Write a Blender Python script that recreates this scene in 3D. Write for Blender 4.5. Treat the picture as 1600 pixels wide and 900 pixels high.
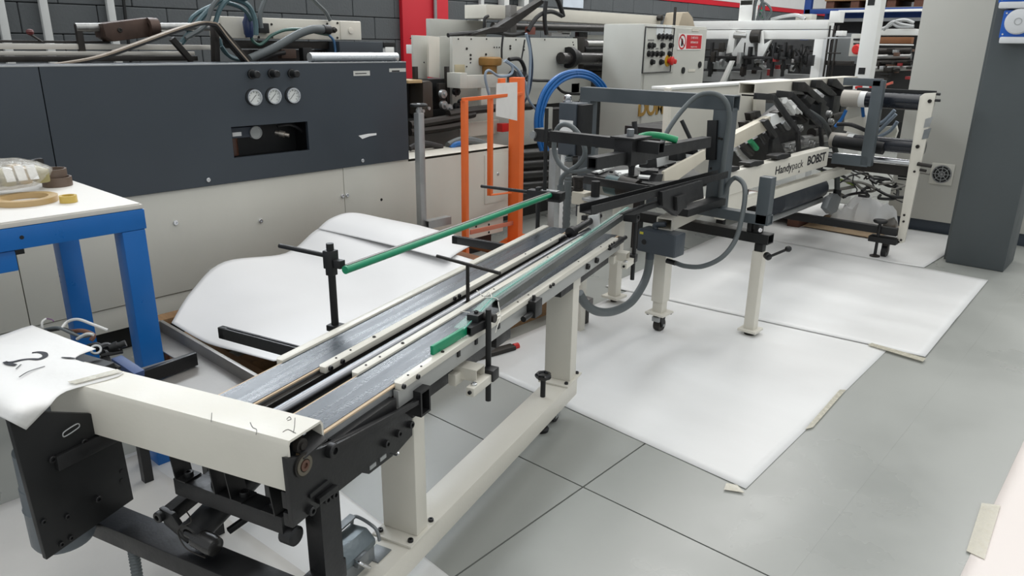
import bpy, bmesh, math, random
from mathutils import Vector, Matrix, noise
random.seed(7)
V = Vector
scene = bpy.context.scene
for o in list(bpy.data.objects): bpy.data.objects.remove(o)
COL = scene.collection

# ------------------------------------------------------------------ camera
F, PITCH, ROLL, YAW, H = 1155.0, math.radians(18.236), math.radians(-.734), math.radians(-41.468), 1.45
def _basis():
    cy, sy = math.cos(YAW), math.sin(YAW)
    fw = V((sy*math.cos(PITCH), cy*math.cos(PITCH), -math.sin(PITCH)))
    r = V((cy, -sy, 0)); d = fw.cross(r)
    c, s = math.cos(ROLL), math.sin(ROLL)
    return c*r+s*d, -s*r+c*d, fw
CR, CD, CF = _basis()
cam = bpy.data.cameras.new('camera'); cam_o = bpy.data.objects.new('camera', cam); COL.objects.link(cam_o)
cam.sensor_width = 36; cam.lens = F*36/1600; cam.clip_start = .05; cam.clip_end = 200
m = Matrix((CR, -CD, -CF)).transposed().to_4x4(); m.translation = (0, 0, H)
cam_o.matrix_world = m
scene.camera = cam_o

# ------------------------------------------------------------------ world and the hall's lamps
w = bpy.data.worlds.new('world'); scene.world = w; w.use_nodes = True
bg = w.node_tree.nodes['Background']; bg.inputs[0].default_value = (.93, .97, 1, 1); bg.inputs[1].default_value = .58
def area(name, loc, sx, sy, power, rot=(0, 0, 0), col=(1, .985, .96)):
    l = bpy.data.lights.new(name, 'AREA'); l.shape = 'RECTANGLE'; l.size = sx; l.size_y = sy; l.energy = power; l.color = col
    o = bpy.data.objects.new(name, l); COL.objects.link(o); o.location = loc; o.rotation_euler = rot
    return o
# rows of daylight strips in the roof of the hall
area('roof_light', (-2.6, 3.0, 6.6), 1.4, 12, 95)
area('roof_light', (1.6, 3.5, 6.6), 1.4, 12, 110)
area('roof_light', (-4.6, 10.0, 6.6), 1.4, 9, 260)
area('roof_light', (-.4, 12.0, 6.6), 1.4, 9, 240)

vs = scene.view_settings
vs.view_transform = 'Standard'; vs.look = 'None'; vs.exposure = 0.26; vs.gamma = 1; vs.use_curve_mapping = False

# ------------------------------------------------------------------ pixel (1600x900) -> place
def ray(x, y): return CR*((x-800)/F) + CD*((y-450)/F) + CF
EYE = V((0, 0, H))
def onz(x, y, z=0):
    d = ray(x, y); return EYE + d*((z-H)/d.z)
def onx(x, y, c):
    d = ray(x, y); return EYE + d*(c/d.x)
def ony(x, y, c):
    d = ray(x, y); return EYE + d*(c/d.y)
def above(x, y, base):
    d = ray(x, y); t = (d.x*base[0]+d.y*base[1])/(d.x**2+d.y**2); return V((base[0], base[1], H+d.z*t))
# the skewed conveyor has a frame of its own
HC = math.radians(-15.3)
CM = Matrix.Rotation(-HC, 4, 'Z'); CI = CM.inverted()
def cz(x, y, z): return CI @ onz(x, y, z)
def cx(x, y, c):
    d = CI.to_3x3() @ ray(x, y); return V((0, 0, H)) + d*(c/d.x)
def cy(x, y, c):
    d = CI.to_3x3() @ ray(x, y); return V((0, 0, H)) + d*(c/d.y)

# ------------------------------------------------------------------ materials
def lin(c): return tuple((v/255/12.92 if v/255 <= .04045 else ((v/255+.055)/1.055)**2.4) for v in c)
MATS = {}
def mat(name, rgb, rough=.5, metal=0., var=.06, scale=6., bump=.0, bscale=60., spots=0., spotcol=(40, 38, 35), coat=0., alpha=1., trans=0., stretch=None, emit=0., rvar=.1):
    if name in MATS: return MATS[name]
    mt = bpy.data.materials.new(name); mt.use_nodes = True; nt = mt.node_tree; N = nt.nodes; L = nt.links
    b = N['Principled BSDF']; c = lin(rgb)
    b.inputs['Roughness'].default_value = rough; b.inputs['Metallic'].default_value = metal
    b.inputs['Coat Weight'].default_value = coat; b.inputs['Alpha'].default_value = alpha; b.inputs['Transmission Weight'].default_value = trans
    tc = N.new('ShaderNodeTexCoord'); mp = N.new('ShaderNodeMapping'); L.new(tc.outputs['Object'], mp.inputs[0])
    if stretch: mp.inputs['Scale'].default_value = stretch
    nz = N.new('ShaderNodeTexNoise'); nz.inputs['Scale'].default_value = scale; nz.inputs['Detail'].default_value = 5; nz.inputs['Roughness'].default_value = .6
    L.new(mp.outputs[0], nz.inputs['Vector'])
    rp = N.new('ShaderNodeValToRGB'); e = rp.color_ramp.elements
    e[0].position = .3; e[1].position = .7
    e[0].color = (*[max(0, v*(1-var)) for v in c], 1); e[1].color = (*[min(1, v*(1+var)) for v in c], 1)
    L.new(nz.outputs['Fac'], rp.inputs[0]); colout = rp.outputs[0]
    if spots > 0:
        n2 = N.new('ShaderNodeTexNoise'); n2.inputs['Scale'].default_value = scale*7; n2.inputs['Detail'].default_value = 6; n2.inputs['Roughness'].default_value = .7
        L.new(mp.outputs[0], n2.inputs['Vector'])
        r2 = N.new('ShaderNodeValToRGB'); r2.color_ramp.elements[0].position = .74-spots*.2; r2.color_ramp.elements[1].position = .80-spots*.2
        L.new(n2.outputs['Fac'], r2.inputs[0])
        mx = N.new('ShaderNodeMixRGB'); L.new(r2.outputs[0], mx.inputs[0]); L.new(colout, mx.inputs[1]); mx.inputs[2].default_value = (*lin(spotcol), 1)
        colout = mx.outputs[0]
    L.new(colout, b.inputs['Base Color'])
    if rvar > 0:
        mr = N.new('ShaderNodeMapRange'); L.new(nz.outputs['Fac'], mr.inputs[0]); mr.inputs[1].default_value = .3; mr.inputs[2].default_value = .7
        mr.inputs[3].default_value = max(.02, rough-rvar); mr.inputs[4].default_value = min(1, rough+rvar); L.new(mr.outputs[0], b.inputs['Roughness'])
    if bump > 0:
        n3 = N.new('ShaderNodeTexNoise'); n3.inputs['Scale'].default_value = bscale; n3.inputs['Detail'].default_value = 3; L.new(mp.outputs[0], n3.inputs['Vector'])
        bp = N.new('ShaderNodeBump'); bp.inputs['Strength'].default_value = bump; bp.inputs['Distance'].default_value = .01
        L.new(n3.outputs['Fac'], bp.inputs['Height']); L.new(bp.outputs[0], b.inputs['Normal'])
    if emit > 0:
        b.inputs['Emission Color'].default_value = (*c, 1); b.inputs['Emission Strength'].default_value = emit
    MATS[name] = mt
    return mt
CREAM = mat('cream_paint', (213, 209, 197), .38, var=.03, scale=5, spots=.10, spotcol=(120, 112, 98), bump=.04, bscale=90)
CREAMP = mat('cream_panel', (204, 202, 192), .42, var=.03, scale=2, bump=.03, bscale=40, spots=.02, spotcol=(120, 115, 105))
WHITEP = mat('white_paint', (232, 233, 230), .35, var=.02, scale=4)
GREYM = mat('slate_panel', (54, 61, 68), .42, var=.07, scale=1.3, bump=.02)
SLATE = mat('slate_paint', (76, 83, 87), .4, var=.06, scale=8, spots=.05, spotcol=(130, 132, 130))
BOXG = mat('junction_grey', (62, 69, 76), .45, var=.06, scale=8)
BLACK = mat('black_steel', (23, 23, 24), .46, var=.15, scale=14, bump=.05, bscale=120)
BLACKP = mat('black_paint', (15, 16, 17), .5, var=.15, scale=10)
DARK = mat('dark_iron', (48, 45, 42), .5, metal=.4, var=.25, scale=14, bump=.08)
SHAFT = mat('shaft_steel', (140, 142, 146), .34, metal=1, var=.03, scale=4, rvar=0)
STEEL = mat('bright_steel', (215, 217, 220), .22, metal=1, var=.03, scale=5, rvar=.03)
BRUSH = mat('brushed_steel', (160, 160, 158), .38, metal=.85, var=.12, scale=9, stretch=(1, 6, 1))
GALV = mat('galvanised', (168, 170, 170), .4, metal=.6, var=.1, scale=10)
RUB = mat('grey_conduit', (88, 94, 95), .5, var=.06, scale=12)
RUBB = mat('black_rubber', (27, 27, 28), .55, var=.15, scale=12)
BLUE = mat('blue_paint', (8, 98, 172), .35, var=.05, scale=6, spots=.03, spotcol=(120, 140, 160))
BLUEH = mat('blue_hose', (22, 96, 164), .35, var=.05)
BLUED = mat('rack_blue', (28, 62, 128), .5, var=.06)
ORANGE = mat('orange_paint', (226, 106, 44), .4, var=.05, scale=6)
RED = mat('red_paint', (198, 28, 44), .45, var=.04, scale=2)
REDP = mat('red_plastic', (205, 40, 36), .35, var=.04)
YEL = mat('yellow_plastic', (205, 165, 40), .45, var=.05)
GREEN = mat('green_plastic', (24, 138, 98), .38, var=.06, scale=20, spots=.06, spotcol=(90, 170, 140))
GREEND = mat('green_hose', (30, 140, 90), .4)
TEAL = mat('teal_tube', (72, 98, 104), .35, var=.06)
TAN = mat('belt_edge_tan', (206, 182, 152), .7, var=.08, scale=30)
PAPER = mat('white_paper', (228, 228, 226), .6, var=.02, scale=3, bump=.05, bscale=14)
CARD = mat('brown_card', (128, 84, 52), .75, var=.12, scale=10)
WOOD = mat('rough_wood', (140, 108, 74), .75, var=.25, scale=5, stretch=(1, 8, 8), bump=.1)
WOODD = mat('dark_wood', (92, 58, 44), .7, var=.25, scale=5, stretch=(8, 1, 8), bump=.1)
GOLD = mat('bronze_paint', (150, 112, 58), .4, metal=.3, var=.1)
ZINC = mat('die_cast_zinc', (128, 132, 134), .42, metal=.5, var=.1, scale=25, bump=.1)
STAIN = mat('stainless_tray', (140, 137, 133), .36, metal=.35, var=.16, scale=5, bump=.03, spots=.08, spotcol=(90, 84, 78))
INK = mat('black_ink', (28, 28, 32), .6, var=.02)
GLASSY = mat('clear_plate', (190, 225, 215), .08, alpha=.28, var=.02)
TEALE = mat('plate_edge', (120, 196, 178), .25, var=.05)
TAPE = mat('clear_tape', (205, 200, 182), .25, alpha=.62, var=.1, scale=40)
FILM = mat('clear_film', (235, 232, 222), .12, alpha=.34, var=.05, scale=20, bump=.5, bscale=60)

# ------------------------------------------------------------------ mesh building
class MB:
    def __init__(s, M=None): s.bm = bmesh.new(); s.M = M or Matrix()
    def _v(s, p): return s.bm.verts.new(s.M @ V(p))
    def poly8(s, p):          # bottom 4 (ccw), top 4
        v = [s._v(q) for q in p]
        for f in ((3, 2, 1, 0), (4, 5, 6, 7), (0, 1, 5, 4), (1, 2, 6, 5), (2, 3, 7, 6), (3, 0, 4, 7)): s.bm.faces.new([v[i] for i in f])
        return s
    def box(s, a, b):
        x0, x1 = sorted((a[0], b[0])); y0, y1 = sorted((a[1], b[1])); z0, z1 = sorted((a[2], b[2]))
        return s.poly8([(x0, y0, z0), (x1, y0, z0), (x1, y1, z0), (x0, y1, z0), (x0, y0, z1), (x1, y0, z1), (x1, y1, z1), (x0, y1, z1)])
    def _fr(s, p0, p1, up):
        p0, p1 = V(p0), V(p1); d = (p1-p0).normalized(); up = V(up)
        if abs(d.dot(up)) > .98: up = V((0, 1, 0)) if abs(d.y) < .9 else V((1, 0, 0))
        r = d.cross(up).normalized(); u = r.cross(d).normalized(); return p0, p1, d, r, u
    def bar(s, p0, p1, w, h, up=(0, 0, 1)):    # solid rectangular bar centred on the line
        p0, p1, d, r, u = s._fr(p0, p1, up); a = r*w/2; b = u*h/2
        return s.poly8([p0-a-b, p0+a-b, p1+a-b, p1-a-b, p0-a+b, p0+a+b, p1+a+b, p1-a+b])
    def rect_tube(s, p0, p1, w, h, t=.004, up=(0, 0, 1)):   # hollow, open ends
        p0, p1, d, r, u = s._fr(p0, p1, up); rings = []
        for p in (p0, p1):
            for k in (0, t):
                a = r*(w/2-k); b = u*(h/2-k); rings.append([s._v(q) for q in (p-a-b, p+a-b, p+a+b, p-a+b)])
        o0, i0, o1, i1 = rings
        for k in range(4):
            j = (k+1) % 4
            s.bm.faces.new((o0[k], o0[j], o1[j], o1[k])); s.bm.faces.new((i0[j], i0[k], i1[k], i1[j]))
            s.bm.faces.new((o0[j], o0[k], i0[k], i0[j])); s.bm.faces.new((o1[k], o1[j], i1[j], i1[k]))
        return s
    def cyl(s, p0, p1, r, r2=None, seg=16, cap=True):
        p0, p1, d, rr, u = s._fr(p0, p1, (0, 0, 1)); r2 = r if r2 is None else r2; A = []; B = []
        for k in range(seg):
            a = 2*math.pi*k/seg; n = rr*math.cos(a)+u*math.sin(a); A.append(s._v(p0+n*r)); B.append(s._v(p1+n*r2))
        for k in range(seg): j = (k+1) % seg; s.bm.faces.new((A[k], A[j], B[j], B[k]))
        if cap: s.bm.faces.new(A[::-1]); s.bm.faces.new(B)
        return s
    def ring(s, p0, p1, ro, ri, seg=24):      # hollow cylinder
        p0, p1, d, rr, u = s._fr(p0, p1, (0, 0, 1)); R = [[], [], [], []]
        for k in range(seg):
            a = 2*math.pi*k/seg; n = rr*math.cos(a)+u*math.sin(a)
            for q, (p, r) in enumerate(((p0, ro), (p1, ro), (p1, ri), (p0, ri))): R[q].append(s._v(p+n*r))
        for k in range(seg):
            j = (k+1) % seg
            for q in range(4): A, B = R[q], R[(q+1) % 4]; s.bm.faces.new((A[k], A[j], B[j], B[k]))
        return s
    def lathe(s, p0, d, prof, seg=24):        # prof: (along, radius)
        p0 = V(p0); _, _, d, rr, u = s._fr(p0, p0+V(d), (0, 0, 1)); rings = []
        for (t, r) in prof:
            rings.append([s._v(p0+d*t+(rr*math.cos(2*math.pi*k/seg)+u*math.sin(2*math.pi*k/seg))*max(r, 1e-4)) for k in range(seg)])
        for A, B in zip(rings, rings[1:]):
            for k in range(seg): j = (k+1) % seg; s.bm.faces.new((A[k], A[j], B[j], B[k]))
        s.bm.faces.new(rings[0][::-1]); s.bm.faces.new(rings[-1]); return s
    def tube(s, pts, r, seg=10, sub=8, closed=False, ripple=0):
        P = [V(p) for p in pts]
        if len(P) > 2 and sub > 1:
            Q = []; n = len(P); rng = range(n if closed else n-1)
            for i in rng:
                a, b, c, d = (P[(i-1) % n], P[i], P[(i+1) % n], P[(i+2) % n]) if closed else (P[max(i-1, 0)], P[i], P[i+1], P[min(i+2, n-1)])
                for k in range(sub):
                    t = k/sub; Q.append(.5*((2*b)+(c-a)*t+(2*a-5*b+4*c-d)*t*t+(3*b-a-3*c+d)*t*t*t))
            if not closed: Q.append(P[-1])
            P = Q
        n = len(P); rings = []; prev = None
        for i, p in enumerate(P):
            if closed: d = (P[(i+1) % n]-P[(i-1) % n]).normalized()
            else: d = (P[min(i+1, n-1)]-P[max(i-1, 0)]).normalized()
            if prev is None:
                up = V((0, 0, 1)) if abs(d.z) < .9 else V((1, 0, 0)); rr = d.cross(up).normalized()
            else: rr = (prev-d*prev.dot(d)).normalized()
            prev = rr; u = rr.cross(d)
            q = r*(1+(ripple if i % 2 else -ripple))
            rings.append([s._v(p+(rr*math.cos(2*math.pi*k/seg)+u*math.sin(2*math.pi*k/seg))*q) for k in range(seg)])
        for i in range(n if closed else n-1):
            A, B = rings[i], rings[(i+1) % n]
            for k in range(seg): j = (k+1) % seg; s.bm.faces.new((A[k], A[j], B[j], B[k]))
        if not closed: s.bm.faces.new(rings[0][::-1]); s.bm.faces.new(rings[-1])
        return s
    def prism(s, poly, vec):                  # planar polygon pushed along vec
        A = [s._v(p) for p in poly]; B = [s._v(V(p)+V(vec)) for p in poly]; n = len(A)
        s.bm.faces.new(A); s.bm.faces.new(B[::-1])
        for k in range(n): j = (k+1) % n; s.bm.faces.new((A[j], A[k], B[k], B[j]))
        return s
    def sweep(s, prof, p0, p1, up=(0, 0, 1)):  # closed 2-D profile (right, up) swept along a line
        p0, p1, d, r, u = s._fr(p0, p1, up)
        return s.prism([p0+r*a+u*b for a, b in prof], p1-p0)
    def grid(s, rows, thick=0.):
        G = [[s._v(p) for p in r] for r in rows]
        for a, b in zip(G, G[1:]):
            for k in range(len(a)-1): s.bm.faces.new((a[k], a[k+1], b[k+1], b[k]))
        if thick:
            bmesh.ops.recalc_face_normals(s.bm, faces=s.bm.faces)
            bmesh.ops.solidify(s.bm, geom=list(s.bm.faces), thickness=thick)
        return s
    def done(s, name, material, parent=None, bevel=0., smooth=None, seg=2):
        bm = s.bm
        bmesh.ops.recalc_face_normals(bm, faces=bm.faces)
        if bevel:
            es = [e for e in bm.edges if len(e.link_faces) == 2 and e.calc_face_angle(0) > .6]
            if es: bmesh.ops.bevel(bm, geom=es, offset=bevel, segments=seg, profile=.6, affect='EDGES', clamp_overlap=True)
        return finish(name, bm, material, parent, smooth)
def finish(name, bm, material, parent=None, smooth=None):
    if parent is None:
        xs = [v.co for v in bm.verts]
        org = V((sum(c.x for c in xs)/len(xs), sum(c.y for c in xs)/len(xs), min(c.z for c in xs)))
    else: org = parent_origin(parent)
    bmesh.ops.translate(bm, verts=bm.verts, vec=-org)
    me = bpy.data.meshes.new(name); bm.to_mesh(me); bm.free()
    me.shade_smooth(); me.set_sharp_from_angle(angle=math.radians(smooth if smooth is not None else 34))
    if material: me.materials.append(material)
    o = bpy.data.objects.new(name, me); COL.objects.link(o)
    if parent is None: o.location = org; ORG[o.name] = org
    else: o.parent = parent; ORG[o.name] = org
    return o
ORG = {}
def parent_origin(p): return ORG[p.name]
def thing(name, label, cat, loc=(0, 0, 0), group=None):
    o = bpy.data.objects.new(name, None); COL.objects.link(o); o.empty_display_size = .05
    o.location = loc; ORG[o.name] = V(loc); o['label'] = label; o['category'] = cat
    if group: o['group'] = group
    return o
def tag(o, label, cat, group=None):
    o['label'] = label; o['category'] = cat
    if group: o['group'] = group
    return o
def struct(o): o['kind'] = 'structure'; return o
def inst(mesh, name, M, parent, material=None):
    o = bpy.data.objects.new(name, mesh); COL.objects.link(o)
    if parent is not None:
        o.parent = parent; o.matrix_local = Matrix.Translation(-ORG[parent.name]) @ M
    else: o.matrix_local = M
    return o
def shared(mb, name, material, smooth=34):
    bm = mb.bm; bmesh.ops.recalc_face_normals(bm, faces=bm.faces)
    me = bpy.data.meshes.new(name); bm.to_mesh(me); bm.free(); me.shade_smooth(); me.set_sharp_from_angle(angle=math.radians(smooth))
    me.materials.append(material); return me
def aim(p, d):               # matrix: local +Z towards d at p
    d = V(d).normalized(); q = V((0, 0, 1)).rotation_difference(d)
    return Matrix.Translation(V(p)) @ q.to_matrix().to_4x4()
def bolt_mesh(name, material, r=.008, h=.008):
    b = MB(); b.lathe((0, 0, 0), (0, 0, 1), [(0, r), (h*.85, r), (h, r*.88), (h, r*.5), (h*.45, r*.48)], 12); return shared(b, name, material)
BOLT = bolt_mesh('socket_bolt', BLACK); BOLTC = bolt_mesh('cap_bolt', STEEL, .007, .005)
BOLTD = bolt_mesh('dark_stud', DARK, .008, .006)
def bolt(p, d, parent, M=None, s=1., me=None, name='bolt'):
    A = (M or Matrix()) @ aim(p, d) @ Matrix.Scale(s, 4)
    return inst(me or BOLT, name, A, parent)
def text(body, size, M, material, parent, name='lettering', extrude=.0006, align='LEFT', bold=0., width=None, height=None, shear=0.):
    c = bpy.data.curves.new(name, 'FONT'); c.body = body; c.size = size; c.extrude = extrude; c.align_x = align; c.offset = bold; c.shear = shear
    t = bpy.data.objects.new('tmp', c); COL.objects.link(t)
    me = bpy.data.meshes.new_from_object(t.evaluated_get(bpy.context.evaluated_depsgraph_get())); bpy.data.objects.remove(t); bpy.data.curves.remove(c)
    if width:
        xs = [v.co.x for v in me.vertices]; ys = [v.co.y for v in me.vertices]; x0 = min(xs); y0 = 0.
        for v in me.vertices: v.co.x = (v.co.x-x0)*width/(max(xs)-x0); v.co.y *= (height/max(ys) if height else 1)
    me.materials.clear(); me.materials.append(material)
    return inst(me, name, M, parent)
def face_matrix(origin, right, up):
    r = V(right).normalized(); u = V(up); u = (u-r*u.dot(r)).normalized(); n = r.cross(u)
    M = Matrix((r, u, n)).transposed().to_4x4(); M.translation = V(origin); return M
# ================================================================== SETTING
FLOORM = mat('floor_paint', (150, 152, 147), .33, var=.09, scale=1.1, spots=.09, spotcol=(96, 95, 90), bump=.03, bscale=9, rvar=.12)
GROUT = mat('floor_joint', (70, 68, 62), .8)
BLOCKM = mat('grey_block', (86, 90, 92), .7, var=.06, scale=3, bump=.25, bscale=50)
JOINTM = mat('block_joint', (76, 79, 81), .9)
WALLW = mat('white_wall', (216, 216, 214), .7, var=.02)
COLM = mat('column_paint', (74, 80, 82), .55, var=.06, scale=4, spots=.03, spotcol=(120, 122, 120), bump=.1, bscale=30)

fl = MB().box((-8, -4, -.12), (6, 18, -.008)).done('floor', GROUT); struct(fl)
xc = [-8, -4.1, -1.275, -.56, 2.6, 6]; yc = [-4, 1.826, 7.4, 12.6, 18]
for i in range(5):
    for j in range(4):
        gx0 = .0001 if i == 3 else .003; gx1 = .0001 if i == 2 else .003
        MB().box((xc[i]+gx0, yc[j]+.003, -.05), (xc[i+1]-gx1, yc[j+1]-.003, 0)).done('slab', FLOORM, fl)

WX = -6.0
wl = MB().box((WX-.25, -4, 0), (WX-.03, 18, 6)).done('wall_left', JOINTM); struct(wl)
MB().box((WX-.05, -4, 2.16), (WX, 18, 6)).done('upper_wall', WALLW, wl)
MB().box((WX-.05, -4, 2.085), (WX+.004, 18, 2.155)).done('red_stripe', RED, wl)
MB().box((WX-.05, -4, 0), (WX, 18, 1.075)).done('lower_wall', BLOCKM, wl)
bmesh_block = MB().box((-.02, -.2475, .0025), (0, .2475, .1975)); bmesh.ops.bevel(bmesh_block.bm, geom=list(bmesh_block.bm.edges), offset=.005, segments=1, affect='EDGES')
BLK = shared(bmesh_block, 'block', BLOCKM)
for r in range(5):
    for k in range(29):
        inst(BLK, 'block', Matrix.Translation((WX+random.uniform(-.002, .002), 1.5+.5*k+(.25 if r % 2 else 0), 1.08+.2*r)), wl)
wb = MB().box((-8, 17.5, 0), (6, 17.8, 6)).done('wall_back', mat('far_wall', (120, 124, 126), .8, var=.05, scale=.6)); struct(wb)

# unseen glowing windows added as the source of the near belts' reflections
GLOWP = mat('glow_pane', (236, 243, 250), .2, var=.01, emit=12.0)
for k in range(2):
    y0 = 1.6+2.1*k
    wn = MB().box((WX+.0, y0, 2.85), (WX+.02, y0+1.8, 3.8)).done('window_%d' % (k+1), GLOWP); struct(wn)
    fb = MB(); 
    for a_, b_, c_, d_ in ((y0-.05, y0+.02, 2.8, 3.85), (y0+1.78, y0+1.85, 2.8, 3.85), (y0+.87, y0+.93, 2.8, 3.85), (y0, y0+1.8, 2.8, 2.87), (y0, y0+1.8, 3.78, 3.85)): fb.box((WX+.0, a_, c_), (WX+.06, b_, d_))
    fb.done('window_frame', GALV, wn)
# red door leaf and conduits on the left wall
d = onx(628, 60, WX+.03); e = onx(699, 60, WX+.03)
dr = MB().box((WX+.003, d.y, 0), (WX+.05, e.y, 2.075)).done('door_1', RED, None, .004); struct(dr)
MB().cyl((WX+.07, onx(681, 60, WX+.07).y, 0), (WX+.07, onx(681, 60, WX+.07).y, 2.07), .018, seg=10).done('conduit', GALV, dr)
for k, xx in enumerate((4, 71, 175, 752)):
    p = onx(xx, 30, WX+.05)
    o = MB().bar((p.x, p.y, .0), (p.x, p.y, 2.07), .05, .04, (1, 0, 0)).done('trim_%d' % (k+1), mat('pale_conduit', (196, 198, 196), .5), None, .004); struct(o)
p = onx(192, 10, WX+.03)
struct(MB().tube([(p.x, p.y, .0), (p.x, p.y, 1.2), (p.x, p.y+.02, 2.07)], .012, seg=8).done('trim_5', BLACKP))

# column
cl = MB().box((-1.06, 5.895, 0), (-.70, 6.28, 5.5)).done('column', COLM, None, .012); struct(cl)
MB().box((-1.09, 5.99, 0), (-1.058, 6.2, 5.5)).done('corner_strip', mat('strip_grey', (92, 98, 99), .6), cl, .004)

# blue switched socket boxes on the column
SOCK = mat('socket_blue', (26, 88, 178), .35)
SOCW = mat('socket_white', (205, 207, 208), .4)
def socket(px, py0, py1, label):
    a = ony(1571, py0, 5.85); b = ony(1571, py1, 5.85)
    x0 = a.x; x1 = x0+.19; z1, z0 = a.z, b.z
    t = thing('socket_box', label, 'socket', (x0, 5.893, z0), 'blue sockets on the column')
    MB().box((x0, 5.80, z0+.03), (x1, 5.893, z1)).done('housing', SOCK, t, .012)
    MB().box((x0+.01, 5.78, z0), (x1-.01, 5.893, z0+.04)).done('foot_flange', SOCW, t, .01)
    c = V(((x0+x1)/2, 5.80, (z0+z1)/2+.03)); r = min(.075, (z1-z0)*.36)
    ld = MB().lathe(c, (0, -1, 0), [(0, r*1.06), (.012, r*1.06), (.014, r), (.03, r*.97), (.034, r*.8)], 32).done('socket_lid', SOCW, t)
    MB().ring(c+V((0, -.034, 0)), c+V((0, -.036, 0)), r*.3, r*.24, 20).done('embossed_ring', GALV, ld)
    bolt((x0+.02, 5.80, z1-.02), (0, -1, 0), t, s=.8, me=BOLTC, name='screw'); bolt((x0+.02, 5.80, z0+.055), (0, -1, 0), t, s=.8, me=BOLTC, name='screw')
socket(1571, 16, 68, 'blue socket box with round white lid low on the dark column')
socket(1571, -42, 14, 'blue socket box above the other one, cut by the upper edge')

# ------------------------------------------------------------------ paper sheets on the floor
SHEET = mat('sheet_white', (222, 222, 220), .42, var=.04, scale=1.2, stretch=(.8, 2.4, 1), spots=.03, spotcol=(120, 118, 112), bump=.05, bscale=6)  # stretched streaks paint faint crease shading into the colour; the specks are dirt
SHEETD = mat('sheet_scuffed', (216, 214, 209), .5, var=.05, scale=4, spots=.14, spotcol=(128, 124, 116), bump=.06, bscale=9)
SHEETP = mat('sheet_warm', (228, 219, 213), .5, var=.03, scale=3, spots=.03, spotcol=(160, 150, 140), bump=.05, bscale=9)
def sheet(name, quad, z, material, label, amp=.004, nx=34, ny=34, seed=0, grp='white paper sheets laid over the floor'):
    a, b, c, d = [V((*q, 0)) for q in quad]; rows = []
    for j in range(ny+1):
        v = j/ny; r = []
        for i in range(nx+1):
            u = i/nx; p = a.lerp(b, u).lerp(d.lerp(c, u), v)
            n = noise.noise((p.x*1.6+seed, p.y*4.5, seed))*.6+noise.noise((p.x*5+seed, p.y*6, 3))*.4
            e = min(1, 8*min(u, 1-u), 8*min(v, 1-v))
            r.append((p.x, p.y, z+max(0, n)*amp*(.25+.75*e)))
        rows.append(r)
    m_ = MB().grid(rows); o = m_.done(name, material, None, smooth=80)
    md = o.modifiers.new('thickness', 'SOLIDIFY'); md.thickness = .0012; md.offset = -1
    return tag(o, label, 'paper sheet', grp)
sheet('floor_sheet', [(-2.35, 2.30), (-.852, 2.196), (-.868, 3.90), (-2.35, 3.95)], .003, SHEET, 'large flat white sheet on the floor right of the conveyor knob', .010, seed=1)
sheet('floor_sheet', [(-2.5, 3.72), (-.700, 3.882), (-.735, 5.585), (-2.6, 5.62)], .0075, SHEET, 'rumpled white sheet on the floor reaching out in front of the dark column', .026, seed=5)
sheet('floor_sheet', [(-2.7, 5.45), (-1.13, 5.62), (-1.07, 6.80), (-2.7, 6.80)], .0050, SHEET, 'white sheet on the floor at the foot of the cream cabinet', .010, seed=9)
a = onz(226, 739); b = onz(560, 878)
sheet('floor_sheet', [(-2.63, a.y-.02), (-.75, b.y-.16), (-.75, 1.16), (-2.62, 1.30)], .0025, SHEET, 'white sheet on the floor under the near end of the conveyor', .005, seed=12)
sheet('floor_sheet', [(-2.62, -.6), (-.9, -.7), (-.9, b.y-.10), (-2.60, a.y+.03)], .0055, SHEETD, 'scuffed white sheet on the floor under the black end plate', .004, seed=15)
sheet('floor_sheet', [(-.197, 2.0), (1.2, 2.0), (1.2, 4.0), (-.193, 3.9)], .003, SHEETP, 'warm white sheet on the floor at the lower right corner', .003, seed=18)
def tape(name, quad, z, label, th=.0012):
    p = [V((q[0], q[1], z)) for q in quad]
    o = MB().prism(p, (0, 0, th)).done(name, TAPE); return tag(o, label, 'tape', 'strips of clear tape on the floor sheets')
def tp(*q, z): return [onz(x, y, z) for x, y in q]
tape('tape_strip', tp((1131, 765), (1135, 755), (1152, 758), (1163, 770), z=.0058), .0058, 'piece of clear tape at the near corner of the large sheet')
tape('tape_strip', tp((1258, 671), (1312, 609), (1322, 609), (1270, 668), z=.0058), .0058, 'clear tape along the right edge of the large white sheet')
tape('tape_strip', tp((1356, 539), (1362, 536), (1447, 560), (1442, 565), z=.0118), .0118, 'long clear tape along the edge in front of the rumpled sheet')
tape('tape_strip', tp((1510, 861), (1534, 786), (1563, 790), (1538, 874), z=.0052), .0052, 'wrinkled clear tape patch on the edge of the warm white sheet')
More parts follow.
